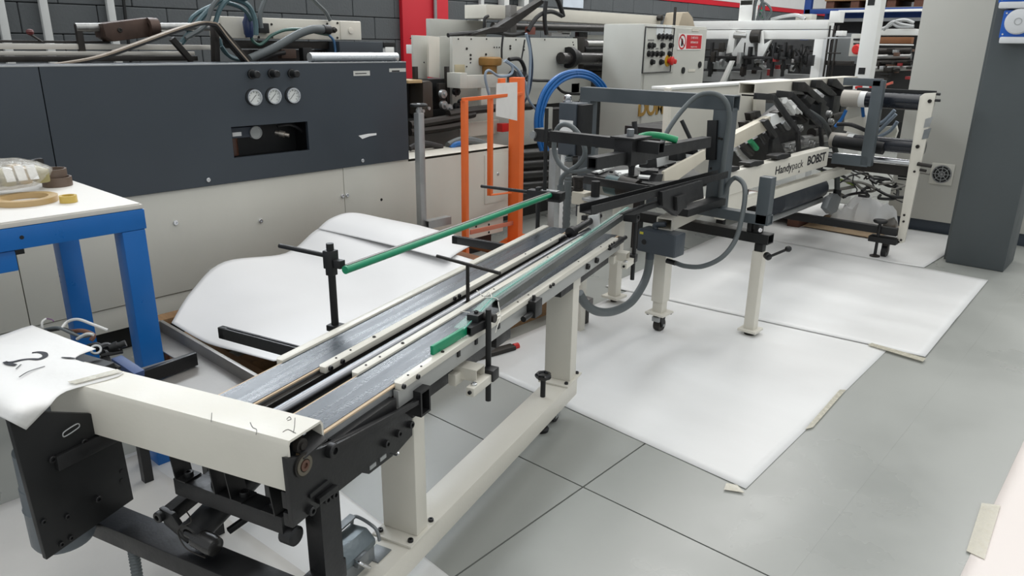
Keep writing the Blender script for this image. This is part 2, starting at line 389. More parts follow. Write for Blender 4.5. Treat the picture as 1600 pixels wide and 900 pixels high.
# ================================================================== PACKING CONVEYOR (frame C)
def cw(p): return CM @ V(p)
cv = thing('belt_conveyor', 'cream and black twin-belt conveyor running diagonally across the foreground', 'conveyor', cw((-1.03, 2.0, 0)))
BELT = None
def belt_material():
    mt = bpy.data.materials.new('belt_cover'); mt.use_nodes = True; nt = mt.node_tree; N = nt.nodes; L = nt.links; b = N['Principled BSDF']
    tc = N.new('ShaderNodeTexCoord'); mp = N.new('ShaderNodeMapping'); m0 = N.new('ShaderNodeMapping'); m0.inputs['Rotation'].default_value = (0, 0, HC); L.new(tc.outputs['Object'], m0.inputs[0]); L.new(m0.outputs[0], mp.inputs[0]); mp.inputs['Scale'].default_value = (14, .7, 1)
    n1 = N.new('ShaderNodeTexNoise'); n1.inputs['Scale'].default_value = 3; n1.inputs['Detail'].default_value = 8; L.new(mp.outputs[0], n1.inputs['Vector'])
    r = N.new('ShaderNodeValToRGB'); r.color_ramp.elements[0].position = .32; r.color_ramp.elements[1].position = .72
    r.color_ramp.elements[0].color = (*lin((42, 50, 58)), 1); r.color_ramp.elements[1].color = (*lin((60, 68, 76)), 1); L.new(n1.outputs['Fac'], r.inputs[0]); L.new(r.outputs[0], b.inputs['Base Color'])
    mr = N.new('ShaderNodeMapRange'); L.new(n1.outputs['Fac'], mr.inputs[0]); mr.inputs[1].default_value = .3; mr.inputs[2].default_value = .7; mr.inputs[3].default_value = .20; mr.inputs[4].default_value = .36; b.inputs['Specular IOR Level'].default_value = .55; L.new(mr.outputs[0], b.inputs['Roughness'])
    m2 = N.new('ShaderNodeMapping'); L.new(m0.outputs[0], m2.inputs[0]); m2.inputs['Scale'].default_value = (30, 160, 1)
    n2 = N.new('ShaderNodeTexNoise'); n2.inputs['Scale'].default_value = 2; n2.inputs['Detail'].default_value = 4; L.new(m2.outputs[0], n2.inputs['Vector'])
    bp = N.new('ShaderNodeBump'); bp.inputs['Strength'].default_value = .08; bp.inputs['Distance'].default_value = .01; L.new(n2.outputs['Fac'], bp.inputs['Height']); L.new(bp.outputs[0], b.inputs['Normal'])
    return mt
BELT = belt_material()
ZB = .658
def belt_loop(x0, x1, y0, y1, z, r, t, name, material, seg=10):
    prof = []
    for k in range(seg+1): a = math.pi/2+math.pi*k/seg; prof.append((y0+r+math.cos(a)*r, z-r+math.sin(a)*r))
    for k in range(seg+1): a = -math.pi/2+math.pi*k/seg; prof.append((y1-r+math.cos(a)*r, z-r+math.sin(a)*r))
    mid = []; n = len(prof)
    b = MB(CM); cyx = (y0+y1)/2; cyz = z-r
    rings = []
    for (y, zz) in prof:
        yy = y0+r if y < y0+r else (y1-r if y > y1-r else y)
        dv = V((0, y-yy, zz-(z-r))); dv = dv.normalized() if dv.length > 1e-6 else V((0, 0, 1))
        ring = [b._v((x0, y, zz)), b._v((x1, y, zz)), b._v((x1, y-dv.y*t, zz-dv.z*t)), b._v((x0, y-dv.y*t, zz-dv.z*t))]; rings.append(ring)
    for i in range(n):
        A, B = rings[i], rings[(i+1) % n]
        for k in range(4): b.bm.faces.new((A[k], A[(k+1) % 4], B[(k+1) % 4], B[k]))
    return b.done(name, material, cv)
belt_loop(-1.314, -1.203, 1.0, 3.07, ZB-.0015, .027, .004, 'belt_edge', TAN)
belt_loop(-1.308, -1.209, .998, 3.072, ZB, .0285, .0018, 'belt', BELT)
belt_loop(-1.094, -.976, 1.0, 3.07, ZB-.0015, .027, .004, 'belt_edge', TAN)
belt_loop(-1.088, -.984, .998, 3.072, ZB, .0285, .0018, 'belt', BELT)
# belt beds and end pulleys
for x0, x1 in ((-1.31, -1.207), (-1.09, -.982)):
    MB(CM).box((x0, 1.05, .628), (x1, 3.02, .651)).done('belt_bed', GALV, cv)
    for y in (1.026, 3.044): MB(CM).cyl((x0-.004, y, ZB-.0285), (x1+.004, y, ZB-.0285), .0235).done('pulley', DARK, cv)
# cream guide rails with rounded near ends
def rail(x0, x1, y0, y1, name='guide_rail', h=.018, z=.664):
    w = x1-x0; b = MB(CM)
    poly = [(x0, y0+w*.35, z-h), (x0+w*.3, y0, z-h), (x1, y0, z-h), (x1, y1, z-h), (x0, y1, z-h)]
    b.prism(poly, (0, 0, h)); return b.done(name, CREAM, cv, .0025)
r1 = rail(-1.337, -1.309, 1.318, 3.04); r2 = rail(-1.209, -1.182, 1.335, 2.93); r3 = rail(-1.113, -1.088, 1.345, 2.93); r4 = rail(-.985, -.957, 1.345, 2.98)
for x, rr in ((-1.196, r2), (-1.1, r3), (-.971, r4)):
    for y in (1.395, 1.455, 1.56, 2.02, 2.10, 2.55, 2.80):
        if rr is r2 and y == 2.02: continue
        bolt((x, y, .6635), (0, 0, 1), rr, CM, .38 if y != 1.56 else .6, BOLTD, 'screw')
for y in (1.352, 1.40, 1.975, 2.005, 2.86, 2.885, 2.91): bolt((-1.182, y, .656), (1, 0, 0), cv, CM, .85)
for y in (1.352, 1.415, 2.245, 2.27, 2.86, 2.89, 2.92): bolt((-.957, y, .655), (1, 0, 0), cv, CM, .8)
# inner side cheeks and channel between the belts
MB(CM).box((-1.204, 1.0, .60), (-1.186, 3.03, .646)).done('side_cheek', DARK, cv)
MB(CM).box((-1.106, 1.0, .60), (-1.094, 3.03, .646)).done('side_cheek', BLACK, cv)
MB(CM).box((-1.186, 1.0, .575), (-1.106, 3.0, .60)).done('channel_floor', BLACKP, cv)
MB(CM).cyl((-1.138, .98, .648), (-1.138, 3.10, .648), .0145, seg=20).done('steel_shaft', SHAFT, cv)
MB(CM).box((-1.332, 1.32, .60), (-1.316, 3.03, .646)).done('side_cheek', GALV, cv)
SIDEP = mat('bare_side_plate', (168, 169, 166), .42, metal=.3, var=.06, scale=5)
MB(CM).box((-.978, 1.34, .600), (-.963, 3.03, .6455)).done('side_plate', SIDEP, cv, .001)
for y in (1.62, 1.72, 1.86): MB(CM).box((-.963, y, .628), (-.958, y+.012, .645)).done('slot_screw', BLACKP, cv)
MB(CM).bar((-1.05, 1.36, .588), (-1.05, 3.0, .588), .12, .022).done('under_plate', SIDEP, cv)
# far-end tensioners
for x in (-1.195, -.962):
    MB(CM).cyl((x+.008, 2.86, .645), (x+.008, 3.075, .645), .009, seg=12).done('tension_rod', BLACK, cv)
    MB(CM).bar((x, 2.93, .642), (x, 3.05, .642), .022, .024).done('tension_block', DARK, cv, .003)
MB(CM).cyl((-1.155, 2.93, .675), (-1.125, 3.20, .70), .015, seg=14).done('drive_spindle', BLACK, cv)
MB(CM).lathe((-1.157, 2.915, .674), (.11, 1, .09), [(0, .012), (.004, .024), (.035, .024), (.04, .014)], 18).done('spindle_collar', BLACK, cv)
# lower black frame beam under the belts
MB(CM).box((-1.13, 1.25, .515), (-1.02, 2.05, .575)).done('frame_beam', BLACK, cv, .004)
MB(CM).box((-1.25, 1.9, .545), (-.985, 2.0, .585)).done('cross_tie', BLACK, cv, .003)
MB(CM).box((-1.10, 2.42, .555), (-.985, 2.95, .59)).done('cross_tie', BLACK, cv, .003)
p = cx(705, 598, -.97)
MB(CM).rect_tube((-1.0, 1.425, .585), (-.94, 1.425, .585), .045, .07, .006).done('socket_tube', BLACK, cv)
# crossbar over the near end: folded channel
b = MB(CM); xl, xr = -1.66, -.958
prof = [(0, 0), (0, .105), (.006, .115), (.10, .115), (.106, .105), (.106, .075), (.1005, .075), (.1005, .102), (.0975, .1095), (.0085, .1095), (.0055, .104), (.0055, 0)]
def chan(x, y): return [(x, y+a, .588+c) for a, c in prof]
A = chan(xl, .923); B = chan(xr, .957)
va = [b._v(q) for q in A]; vb = [b._v(q) for q in B]; n = len(va)
for k in range(n): j = (k+1) % n; b.bm.faces.new((va[j], va[k], vb[k], vb[j]))
b.bm.faces.new(va); b.bm.faces.new(vb[::-1])
cross = b.done('crossbar', CREAM, cv)
# pencil scribbles on the crossbar
for pts in ([(391, 660), (395, 668), (401, 671), (400, 679)], [(461, 653), (460, 668), (458, 676)], [(442, 675), (450, 671), (462, 677)], [(448, 655), (452, 651), (455, 655), (449, 657)], [(331, 645), (330, 659)]):
    MB(CM).tube([cz(x, y, .7035) for x, y in pts], .0007, 5, 3).done('scribble', mat('pencil', (92, 90, 88), .6), cross)
# drive-side end plate with bearing, stiffener and bolts
PX = -.953
pl = [(447, 716), (475, 695), (506, 672), (625, 640), (644, 655), (643, 681), (620, 708), (577, 741), (566, 739), (500, 791), (459, 825)]
poly = [cx(x, y, PX) for x, y in pl]; poly[3] = V((PX, 1.333, .602)); poly[4] = V((PX, 1.381, .556)); poly[5] = V((PX, 1.38, .508)); poly[2] = V((PX, 1.075, .64)); poly[1] = V((PX, .99, .655))
plate = MB(CM).prism(poly, (-.012, 0, 0)).done('end_plate', BLACK, cv, .0015)
MB(CM).prism([(PX, 1.06, .640), (PX, 1.40, .60), (PX, 1.40, .588), (PX, 1.06, .615)], (.010, 0, 0)).done('stiffener', BLACK, plate, .001)
MB(CM).box((-1.0, 1.10, .600), (-.962, 1.33, .632)).done('bed_support', BLACK, cv, .002)
c = cx(473, 726, PX)
MB(CM).lathe(c, (1, 0, 0), [(0, .026), (.004, .026), (.0045, .0225)], 28).done('bearing_outer', DARK, plate)
MB(CM).ring(c+V((.004, 0, 0)), c+V((.0065, 0, 0)), .0215, .014, 28).done('bearing_shield', mat('bearing_shield', (112, 106, 94), .4, metal=.6), plate)
MB(CM).lathe(c+V((.004, 0, 0)), (1, 0, 0), [(0, .012), (.004, .012), (.004, .006), (.001, .006)], 20).done('bearing_inner', mat('bearing_inner', (112, 84, 72), .4, metal=.6), plate)
for x, y, s in ((484, 797, 1.3), (602, 693, 1.2), (621, 677, 1.2), (640, 663, 1.2), (508, 780, 1.2), (520, 772, 1.2), (515, 702, 2.0)):
    q = cx(x, y, PX); bolt((PX, q.y, q.z), (1, 0, 0), plate, CM, s)
q0 = cx(493, 782, PX); q1 = cx(522, 760, PX)
MB(CM).bar((PX+.006, q0.y, q0.z), (PX+.006, q1.y, q1.z), .012, .014).done('slide_rail', BLACK, plate, .002)
q0 = cx(482, 775, PX); q1 = cx(510, 752, PX)
MB(CM).bar((PX+.002, q0.y, q0.z), (PX+.002, q1.y, q1.z), .006, .01).done('slot', BLACKP, plate)
for x, y in ((598, 715), (582, 728)): q = cx(x, y, PX); MB(CM).box((PX-.001, q.y-.012, q.z-.005), (PX+.002, q.y+.012, q.z+.005)).done('slot_plate', GALV, plate)
q = cx(610, 708, PX); MB(CM).tube([(PX, q.y, q.z), (PX+.02, q.y-.003, q.z+.002), (PX+.028, q.y-.006, q.z+.012)], .0025, 8).done('wing_screw', STEEL, plate)
# belt scraper blade and small guide wheel beside the crossbar end
MB(CM).prism([(-.985, 1.0, .666), (-.945, .985, .652), (-.945, 1.055, .660), (-.985, 1.07, .674)], (0, 0, .004)).done('scraper_blade', BLACK, cv, .001)
MB(CM).lathe((-.972, 1.0, .672), (1, 0, 0), [(0, .016), (.012, .016), (.012, .008), (.016, .008)], 18).done('guide_wheel', DARK, cv)
# black leg with its foot beam
q = V((PX-.03, 1.055, .52)); legtop = q
MB(CM).rect_tube((-.975, 1.06, .53), (-.975, 1.06, .30), .045, .062, .004).done('black_leg', BLACK, cv)
MB(CM).box((-1.62, .925, .285), (-.95, 1.0, .335)).done('foot_beam', BLACK, cv, .003)
MB(CM).box((-.998, .99, .285), (-.953, 1.1, .335)).done('foot_joint', BLACK, cv, .003)
# tension blocks below the crossbar
MB(CM).box((-.985, .955, .545), (-.963, .985, .585)).done('lug', BLACK, cv, .002)
MB(CM).box((-.985, .955, .503), (-.963, .99, .535)).done('lug', BLACK, cv, .002)
# the two folded brackets and their black base bar under the crossbar
def cyk(x, y): return cy(x, y, .965)
def zbracket(x0, x1):
    prof = [(x0, .588), (x1, .588), (x1+.012, .506), (x1-.028, .506), (x1-.028, .5095), (x1+.008, .5095), (x1-.003, .5845), (x0+.0035, .5845), (x0+.016, .5095), (x0+.045, .5095), (x0+.045, .506), (x0+.013, .506)]
    o = MB(CM).prism([(x, .966, z) for x, z in prof], (0, .045, 0)).done('fold_bracket', BLACK, cv)
    for xx in (x0+.03, x1-.012): bolt((xx, .99, .5095), (0, 0, 1), o, CM, 1.3)
    return o
k0 = cyk(258, 690).x; k1 = cyk(322, 712).x; k2 = cyk(345, 720).x; k3 = cyk(416, 742).x
zbracket(k0, k1); zbracket(k2, k3)
MB(CM).box((k0+.0, .970, .462), (k3+.025, 1.015, .505)).done('base_bar', BLACK, cv, .003)
# tail roller with spindle, knob and spring ring under the base bar
t0 = cy(262, 815, .93); t0 = V((k0+.02, .90, .40))
arm = MB(CM)
a0 = cz(262, 806, .40); a1 = cz(345, 755, .465)
MB(CM).bar((a0.x+.005, a0.y, .405), (a0.x+.02, a0.y+.22, .452), .03, .035).done('swing_arm', BLACK, cv, .003)
MB(CM).prism([(a0.x-.01, a0.y-.012, .425), (a0.x+.03, a0.y-.012, .42), (a0.x+.075, a0.y-.012, .37), (a0.x+.07, a0.y-.012, .355), (a0.x+.0, a0.y-.012, .385)], (0, .012, 0)).done('arm_plate', BLACK, cv, .001)
bolt((a0.x-.004, a0.y-.012, .408), (0, -1, 0), cv, CM, 1.7)
s0 = cz(310, 815, .38); s1 = cz(375, 785, .38)
rl = V((-1.262, .985, .395))
MB(CM).cyl(rl+V((0, -.03, -.002)), rl+V((.0, .20, .06)), .033, seg=20).done('tail_roller', BLACKP, cv)
MB(CM).ring(rl+V((0, -.042, -.005)), rl+V((0, -.03, -.002)), .034, .021, 22).done('roller_ring', RUBB, cv)
MB(CM).lathe(rl+V((.012, -.035, -.008)), (.96, -.05, -.05), [(-.03, .012), (0, .012), (.0, .022), (.05, .0235), (.062, .021), (.066, .012)], 22).done('knob', mat('black_bakelite', (38, 37, 36), .3), cv)
MB(CM).tube([rl+V((-.02, -.03, .05)), rl+V((.02, -.05, .045)), rl+V((-.035, -.045, -.0)), rl+V((-.01, -.05, -.035)), rl+V((.05, -.05, -.04))], .0016, 6).done('spring_wire', DARK, cv)
w0 = cz(357, 833, .37); w1 = cz(425, 790, .42)
MB(CM).bar(V((w0.x, w0.y, .375)), V((w1.x+.02, w1.y+.05, .45)), .012, .014).done('tie_rod', BLACK, cv, .002)
MB(CM).lathe((k3+.012, .99, .452), (1, 0, 0), [(0, .022), (.03, .022), (.034, .016)], 18).done('pivot_boss', BLACK, cv)

# ---- cream base frame: floor beam, legs, feet
base = MB(CM).box((-1.083, .93, .075), (-.979, 2.615, .150)).done('floor_beam', CREAM, cv, .004)
def leg(y0, y1, ztop):
    l = MB(CM).box((-1.098, y0, .158), (-.985, y1, ztop)).done('leg', CREAM, cv, .004)
    MB(CM).prism([(-1.105, y0-.045, .150), (-.975, y0-.045, .150), (-.975, y1+.045, .150), (-1.105, y1+.045, .150)], (0, 0, .008)).done('foot_plate', CREAM, l, .002)
    for x in (-1.09, -.99):
        for y in (y0-.025, y1+.025): bolt((x, y, .158), (0, 0, 1), l, CM, 1.0)
    MB(CM).box((-1.10, y0-.005, ztop-.03), (-.983, y1+.005, ztop+.02)).done('leg_head', CREAM if y0 > 2 else BLACK, l, .002)
leg(1.432, 1.485, .555); leg(2.545, 2.61, .58)
foot = V((-1.035, 2.39, 0))
def caster_leg(y):
    MB(CM).lathe((-1.035, y, 0), (0, 0, 1), [(0, .026), (.012, .028), (.02, .022), (.024, .010), (.08, .010)], 24).done('levelling_foot', BLACKP, cv)
    MB(CM).cyl((-1.035, y, .15), (-1.035, y, .225), .010, seg=14).done('levelling_spindle', BLACKP, cv)
    hd = MB(CM); n = 28; rings = []
    prof = [(.225, .012), (.228, .026), (.236, .031), (.244, .031), (.249, .026), (.249, .019), (.244, .016), (.2445, .004)]
    for z, r in prof:
        rings.append([hd._v((-1.035+math.cos(2*math.pi*k/n)*r*(1+(.07*math.cos(7*2*math.pi*k/n) if r > .024 else 0)), y+math.sin(2*math.pi*k/n)*r*(1+(.07*math.cos(7*2*math.pi*k/n) if r > .024 else 0)), z)) for k in range(n)])
    for A, B in zip(rings, rings[1:]):
        for k in range(n): hd.bm.faces.new((A[k], A[(k+1) % n], B[(k+1) % n], B[k]))
    hd.bm.faces.new(rings[0][::-1]); hd.bm.faces.new(rings[-1])
    hd.done('hand_knob', mat('gloss_black', (24, 25, 27), .18), cv)
    # caster behind it
    cyy = y+.10
    MB(CM).ring((-1.055, cyy, .034), (-1.015, cyy, .034), .034, .008, 26).done('caster_wheel', RUBB, cv)
    MB(CM).box((-1.061, cyy-.02, .02), (-1.056, cyy+.02, .075)).done('caster_fork', GALV, cv); MB(CM).box((-1.014, cyy-.02, .02), (-1.009, cyy+.02, .075)).done('caster_fork', GALV, cv)
    MB(CM).cyl((-1.065, cyy, .034), (-1.005, cyy, .034), .006, seg=10).done('axle', STEEL, cv)
caster_leg(2.39); caster_leg(1.05)
# zinc connector housing with lever clamped on the beam by the near leg
zx = -1.070
zh = MB(CM).prism([(zx-.042, 1.185, .10), (zx+.03, 1.185, .10), (zx+.03, 1.185, .192), (zx-.042, 1.185, .206)], (0, .13, 0)).done('connector_housing', ZINC, cv, .006)
MB(CM).prism([(zx-.048, 1.182, .207), (zx+.034, 1.182, .193), (zx+.034, 1.182, .212), (zx+.006, 1.182, .238), (zx-.046, 1.182, .234)], (0, .136, 0)).done('connector_lid', mat('zinc_dark', (104, 114, 118), .4, metal=.4, bump=.1), zh, .007)
MB(CM).tube([(zx-.05, 1.178, .205), (zx-.04, 1.174, .246), (zx+.0, 1.174, .22), (zx+.02, 1.176, .20)], .0045, 8).done('lever', ZINC, zh); MB(CM).tube([(zx-.05, 1.322, .205), (zx-.04, 1.326, .25), (zx+.024, 1.326, .236), (zx+.038, 1.326, .20)], .0045, 8).done('lever', ZINC, zh)
MB(CM).bar((zx-.045, 1.174, .247), (zx-.045, 1.326, .251), .022, .005).done('lever_strap', ZINC, zh); MB(CM).bar((zx-.062, 1.24, .242), (zx-.062, 1.29, .244), .03, .005).done('lever_tab', ZINC, zh)
MB(CM).tube([(zx+.035, 1.23, .205), (zx+.054, 1.23, .20), (zx+.052, 1.262, .165), (zx+.036, 1.262, .165)], .005, 8).done('latch', STEEL, zh); MB(CM).box((zx+.03, 1.225, .185), (zx+.046, 1.268, .21)).done('latch_base', ZINC, zh, .003)
MB(CM).lathe((zx-.005, 1.185, .14), (0, -1, -.15), [(0, .026), (.02, .026), (.025, .031), (.05, .031), (.055, .018)], 18).done('cable_gland', ZINC, zh)
MB(CM).box((zx+.0, 1.30, .150), (zx+.05, 1.36, .154)).done('fixing_lug', ZINC, zh, .001)

# ---- gearbox plate, motor, and box at the left end
gx = -1.52
gp = MB(CM).prism([cx(x, y, gx) for x, y in ((182, 648), (209, 780), (73, 875), (10, 642))], (-.014, 0, 0)).done('gear_plate', BLACKP, cv, .0015)
for x, y in ((130, 690), (80, 717), (152, 779), (104, 807), (67, 815), (110, 840), (95, 850)): q = cx(x, y, gx); bolt((gx, q.y, q.z), (1, 0, 0), gp, CM, 1.0 if y < 800 else .75)
for x, y in ((191, 736), (191, 751)): q = cx(x, y, gx); MB(CM).lathe((gx, q.y, q.z), (1, 0, 0), [(0, .006), (.001, .006)], 12).done('hole', RUBB, gp)
q = cx(105, 670, gx); MB(CM).tube([(gx+.013, q.y-.015, q.z-.008), (gx+.013, q.y-.019, q.z-.001), (gx+.013, q.y-.012, q.z+.004), (gx+.013, q.y+.015, q.z+.008), (gx+.013, q.y+.02, q.z+.002), (gx+.013, q.y+.014, q.z-.003)], .0014, 6, closed=True).done('slot_rim', GALV, gp)
MB(CM).box((gx, .83, .548), (gx+.012, .985, .584)).done('clamp_bar', BLACK, cv, .003)
MB(CM).box((gx-.0, .965, .59), (gx+.035, 1.03, .655)).done('arm_stub', CREAM, cv, .003)
mc = V((gx-.085, .865, 0))
MOTG = mat('motor_grey', (92, 99, 104), .42, var=.05)
MB(CM).lathe((mc.x, mc.y, .318), (0, 0, 1), [(0, .062), (.012, .068), (.10, .068), (.104, .070), (.108, .068), (.16, .068), (.162, .066), (.25, .066)], 30).done('motor', MOTG, cv)
# box carrying the paper
bx0 = -1.83
cb = MB(CM).box((-2.05, .888, .575), (-1.668, 1.03, .699)).done('terminal_box', mat('box_lightgrey', (150, 156, 160), .45), cv, .006)
# corrugated hose below the motor
MB(CM).tube([cw_ for cw_ in (V((gx+.05, .94, .30)), V((gx+.055, .935, .22)), V((gx+.075, .92, .10)), V((gx+.10, .86, .014)), V((gx+.13, .74, .012)), V((gx+.2, .55, .012)))], .0125, 12, 22, ripple=.09).done('corrugated_hose', RUB, cv)

# ---- guide hardware on the conveyor
# near cream bracket, black post, clamp, green stop and grey guide tube
def bracket(y, xa, zt):
    b = MB(CM).rect_tube((-1.0, y, zt), (xa, y, zt), .05, .036, .003).done('bracket_tube', CREAM, cv)
    MB(CM).box((-1.0, y-.055, zt-.030), (-.975, y+.05, zt+.005)).done('bracket_flange', CREAM, b, .003)
    MB(CM).box((xa-.005, y-.075, zt-.038), (xa+.02, y+.06, zt-.012)).done('clamp_jaw', CREAM, b, .002)
    MB(CM).box((xa-.012, y+.028, zt-.035), (xa+.026, y+.066, zt+.0)).done('clamp_block', BLACK, b, .003)
    bolt((xa+.008, y-.052, zt-.012), (0, 0, 1), b, CM, 1.3, BOLTC); bolt((xa+.008, y-.075, zt-.025), (0, -1, 0), b, CM, .7)
nb = cz(768, 578, .555); bracket(nb.y-.045, -.925, .560)
pn = V((-.916, nb.y+.015, 0))
pn = cz(763, 575, .55); pn.z = 0
MB(CM).cyl((pn.x, pn.y, .445), (pn.x, pn.y, .733), .0085, seg=16).done('guide_post', BLACKP, cv)
MB(CM).box((pn.x-.06, pn.y-.022, .675), (pn.x-.022, pn.y+.018, .715)).done('clamp_block', BLACKP, cv, .005)
bolt((pn.x-.04, pn.y, .715), (0, 0, 1), cv, CM, .8)
MB(CM).cyl((pn.x-.03, pn.y+.02, .70), (pn.x+.012, pn.y+.02, .70), .013, seg=16).done('clamp_screw', DARK, cv)
g0 = cz(671, 540, .690); g1 = cz(719, 515, .690)
MB(CM).prism([(g0.x+.002, g0.y, .664), (g0.x+.012, g0.y, .664), (g0.x+.012, g0.y, .690), (g0.x+.002, g0.y, .690)], (.012, g1.y-g0.y+.02, .004)).done('green_stop', GREEN, cv, .0015)
MB(CM).rect_tube((g1.x+.014, g1.y+.022, .680), (g1.x+.03, g1.y+.10, .683), .020, .024, .003).done('stop_holder', BLACK, cv)
ta = cz(774, 470, .700); tb = cz(985, 326, .735)
MB(CM).rect_tube((ta.x, ta.y, .690), (tb.x, tb.y, .726), .024, .026, .002).done('guide_tube', mat('guide_tube_grey', (72, 76, 74), .4, var=.06), cv)
ga = cz(700, 500, .70)
plv = [V((g1.x-.02, g1.y+.0, .694)), V((g1.x+.012, g1.y+.0, .694)), V((ta.x+.0, ta.y, .705)), V((tb.x, tb.y, .7405)), V((tb.x-.024, tb.y, .7405)), V((ta.x-.03, ta.y, .705))]
b = MB(CM); L0 = [plv[0], plv[5], plv[4]]; R0 = [plv[1], plv[2], plv[3]]
b.grid([L0, R0], .003); b.done('clear_guide_plate', GLASSY, cv)
MB(CM).tube([plv[1]+V((.001, 0, .001)), plv[2]+V((-.012, 0, .001)), plv[3]+V((-.011, 0, .001))], .0013, 6, 1).done('plate_edge', TEALE, cv)
# white string tied round the guide
s = cz(765, 462, .706)
STR = mat('white_string', (226, 224, 216), .8)
MB(CM).tube([cz(745, 454, .70), cz(757, 463, .702), cz(764, 457, .712), cz(768, 464, .708), cz(758, 465, .706), cz(776, 466, .706), cz(779, 477, .69), cz(781, 489, .67), cz(776, 494, .668), cz(783, 492, .667), cz(778, 507, .65), cz(774, 520, .63)], .0016, 6, 5).done('tied_string', STR, cv)
MB(CM).tube([cz(718, 486, .664), cz(738, 489, .664)], .0014, 6, 1).done('tied_string', STR, cv)
# far bracket with post
fb = cz(985, 402, .55); bracket(fb.y-.05, -.93, .567)
pf = cz(990, 402, .55); MB(CM).cyl((pf.x, pf.y, .445), (pf.x, pf.y, .765), .0095, seg=16).done('guide_post', BLACKP, cv)
MB(CM).box((pf.x-.05, pf.y-.03, .715), (pf.x+.012, pf.y+.02, .755)).done('clamp_block', BLACK, cv, .004)
bolt((pf.x+.012, pf.y-.01, .735), (1, 0, 0), cv, CM, .9)
# T-handle gauge rod on the shaft
tb_ = cz(731, 470, .66); th = (CI @ above(731, 413, CM @ tb_))
MB(CM).cyl((tb_.x, tb_.y, .645), (tb_.x, tb_.y, th.z), .006, seg=12).done('gauge_rod', DARK, cv)
ha = cz(683, 400, th.z); hb = cz(781, 427, th.z)
MB(CM).cyl(ha, hb, .0058, seg=12).done('gauge_crossrod', DARK, cv)
# left posts carrying the green rail, with slotted arms
pp = cz(524, 512, .60); zt = .873
MB(CM).cyl((pp.x, pp.y, .60), (pp.x, pp.y, zt), .0115, seg=18).done('rail_post', BLACKP, cv)
MB(CM).box((pp.x-.02, pp.y-.02, .592), (pp.x+.06, pp.y+.02, .612)).done('post_block', BLACKP, cv, .003)
MB(CM).box((pp.x-.017, pp.y-.017, .795), (pp.x+.017, pp.y+.017, .852)).done('post_clamp', BLACK, cv, .003)
MB(CM).box((pp.x-.013, pp.y-.013, .773), (pp.x+.013, pp.y+.013, .797)).done('post_clamp', BLACK, cv, .002)
e0 = cz(437, 384, .832)
MB(CM).cyl((e0.x, e0.y, .832), (pp.x, pp.y, .832), .0075, seg=14).done('side_rod', BLACKP, cv)
MB(CM).box((pp.x+.012, pp.y-.012, .80), (pp.x+.045, pp.y+.012, .825)).done('rail_clamp', BLACK, cv, .002)
r0 = cz(539, 422, .808); r1_ = cz(862, 304, .812)
MB(CM).cyl(r0, r1_, .0125, seg=20).done('green_rail', GREEN, cv)
MB(CM).bar(r0+V((-.002, .01, .012)), r1_+V((-.002, -.01, .012)), .011, .004).done('rail_backing', mat('backing_strip', (116, 114, 108), .5), cv)
# far post block
qq = r1_
MB(CM).box((qq.x-.02, qq.y-.02, qq.z-.03), (qq.x+.05, qq.y+.03, qq.z+.012)).done('rail_clamp', BLACK, cv, .003)
MB(CM).box((qq.x-.115, qq.y-.02, qq.z-.022), (qq.x+.055, qq.y+.03, qq.z+.014)).done('clamp_block', BLACK, cv, .003)
MB(CM).box((qq.x-.05, qq.y-.012, qq.z+.014), (qq.x+.03, qq.y+.022, qq.z+.018)).done('clamp_strap', GALV, cv, .001)
MB(CM).box((qq.x-.075, qq.y-.015, qq.z-.018), (qq.x-.055, qq.y+.018, qq.z+.028)).done('clamp_block', BLACK, cv, .003)
for dx in (-.03, -.015): bolt((qq.x+dx, qq.y, qq.z+.012), (0, 0, 1), cv, CM, .8)
e1 = cz(752, 291, qq.z+.0)
MB(CM).cyl(e1, (qq.x-.06, qq.y, qq.z), .0075, seg=14).done('side_rod', BLACKP, cv)
MB(CM).cyl((qq.x-.066, qq.y, .60), (qq.x-.066, qq.y, qq.z+.0), .010, seg=16).done('rail_post', BLACKP, cv)
MB(CM).cyl((qq.x-.035, qq.y, qq.z), (qq.x-.035, qq.y, (CI @ above(848, 169, CM @ V((qq.x-.035, qq.y, 0)))).z), .0085, seg=14).done('upright_rod', BLACKP, cv)
# slotted arms reaching out to the left
def slotted_arm(pxa, pxb, z):
    a = cz(*pxa, z); b_ = cz(*pxb, z); d = (b_-a); d.z = 0; L_ = d.length; d.normalize(); n = V((-d.y, d.x, 0)); w, hh = .020, .036
    m_ = MB(CM); t = .007
    o = m_.bar(a+n*(w-t)/2+V((0, 0, -hh/2)), b_+n*(w-t)/2+V((0, 0, -hh/2)), t, hh).done('slotted_arm', BLACK, cv, .001)
    MB(CM).bar(a-n*(w-t)/2+V((0, 0, -hh/2)), b_-n*(w-t)/2+V((0, 0, -hh/2)), t, hh).done('arm_side', BLACK, o, .001)
    MB(CM).bar(a+V((0, 0, -hh/2))-d*.001, a+d*.03+V((0, 0, -hh/2)), w, hh).done('arm_end', BLACK, o, .002)
slotted_arm((344, 510), (480, 546), .612); slotted_arm((708, 368), (830, 388), .612)

q = cx(834, 480, -.95); MB(CM).box((-.962, q.y-.03, q.z-.028), (-.93, q.y+.025, q.z+.03)).done('sensor_block', BLACKP, cv, .003)
MB(CM).cyl((-.946, q.y-.01, q.z+.03), (-.946, q.y-.01, q.z+.045), .006, seg=10).done('sensor_screw', BLACK, cv)
MB(CM).cyl((-.945, q.y-.09, q.z-.012), (-.945, q.y-.03, q.z-.012), .010, seg=12).done('sensor_cable_end', BLACKP, cv)
for yy in (2.62, 2.72): bolt((-.963, yy, .628), (1, 0, 0), cv, CM, 1.5)
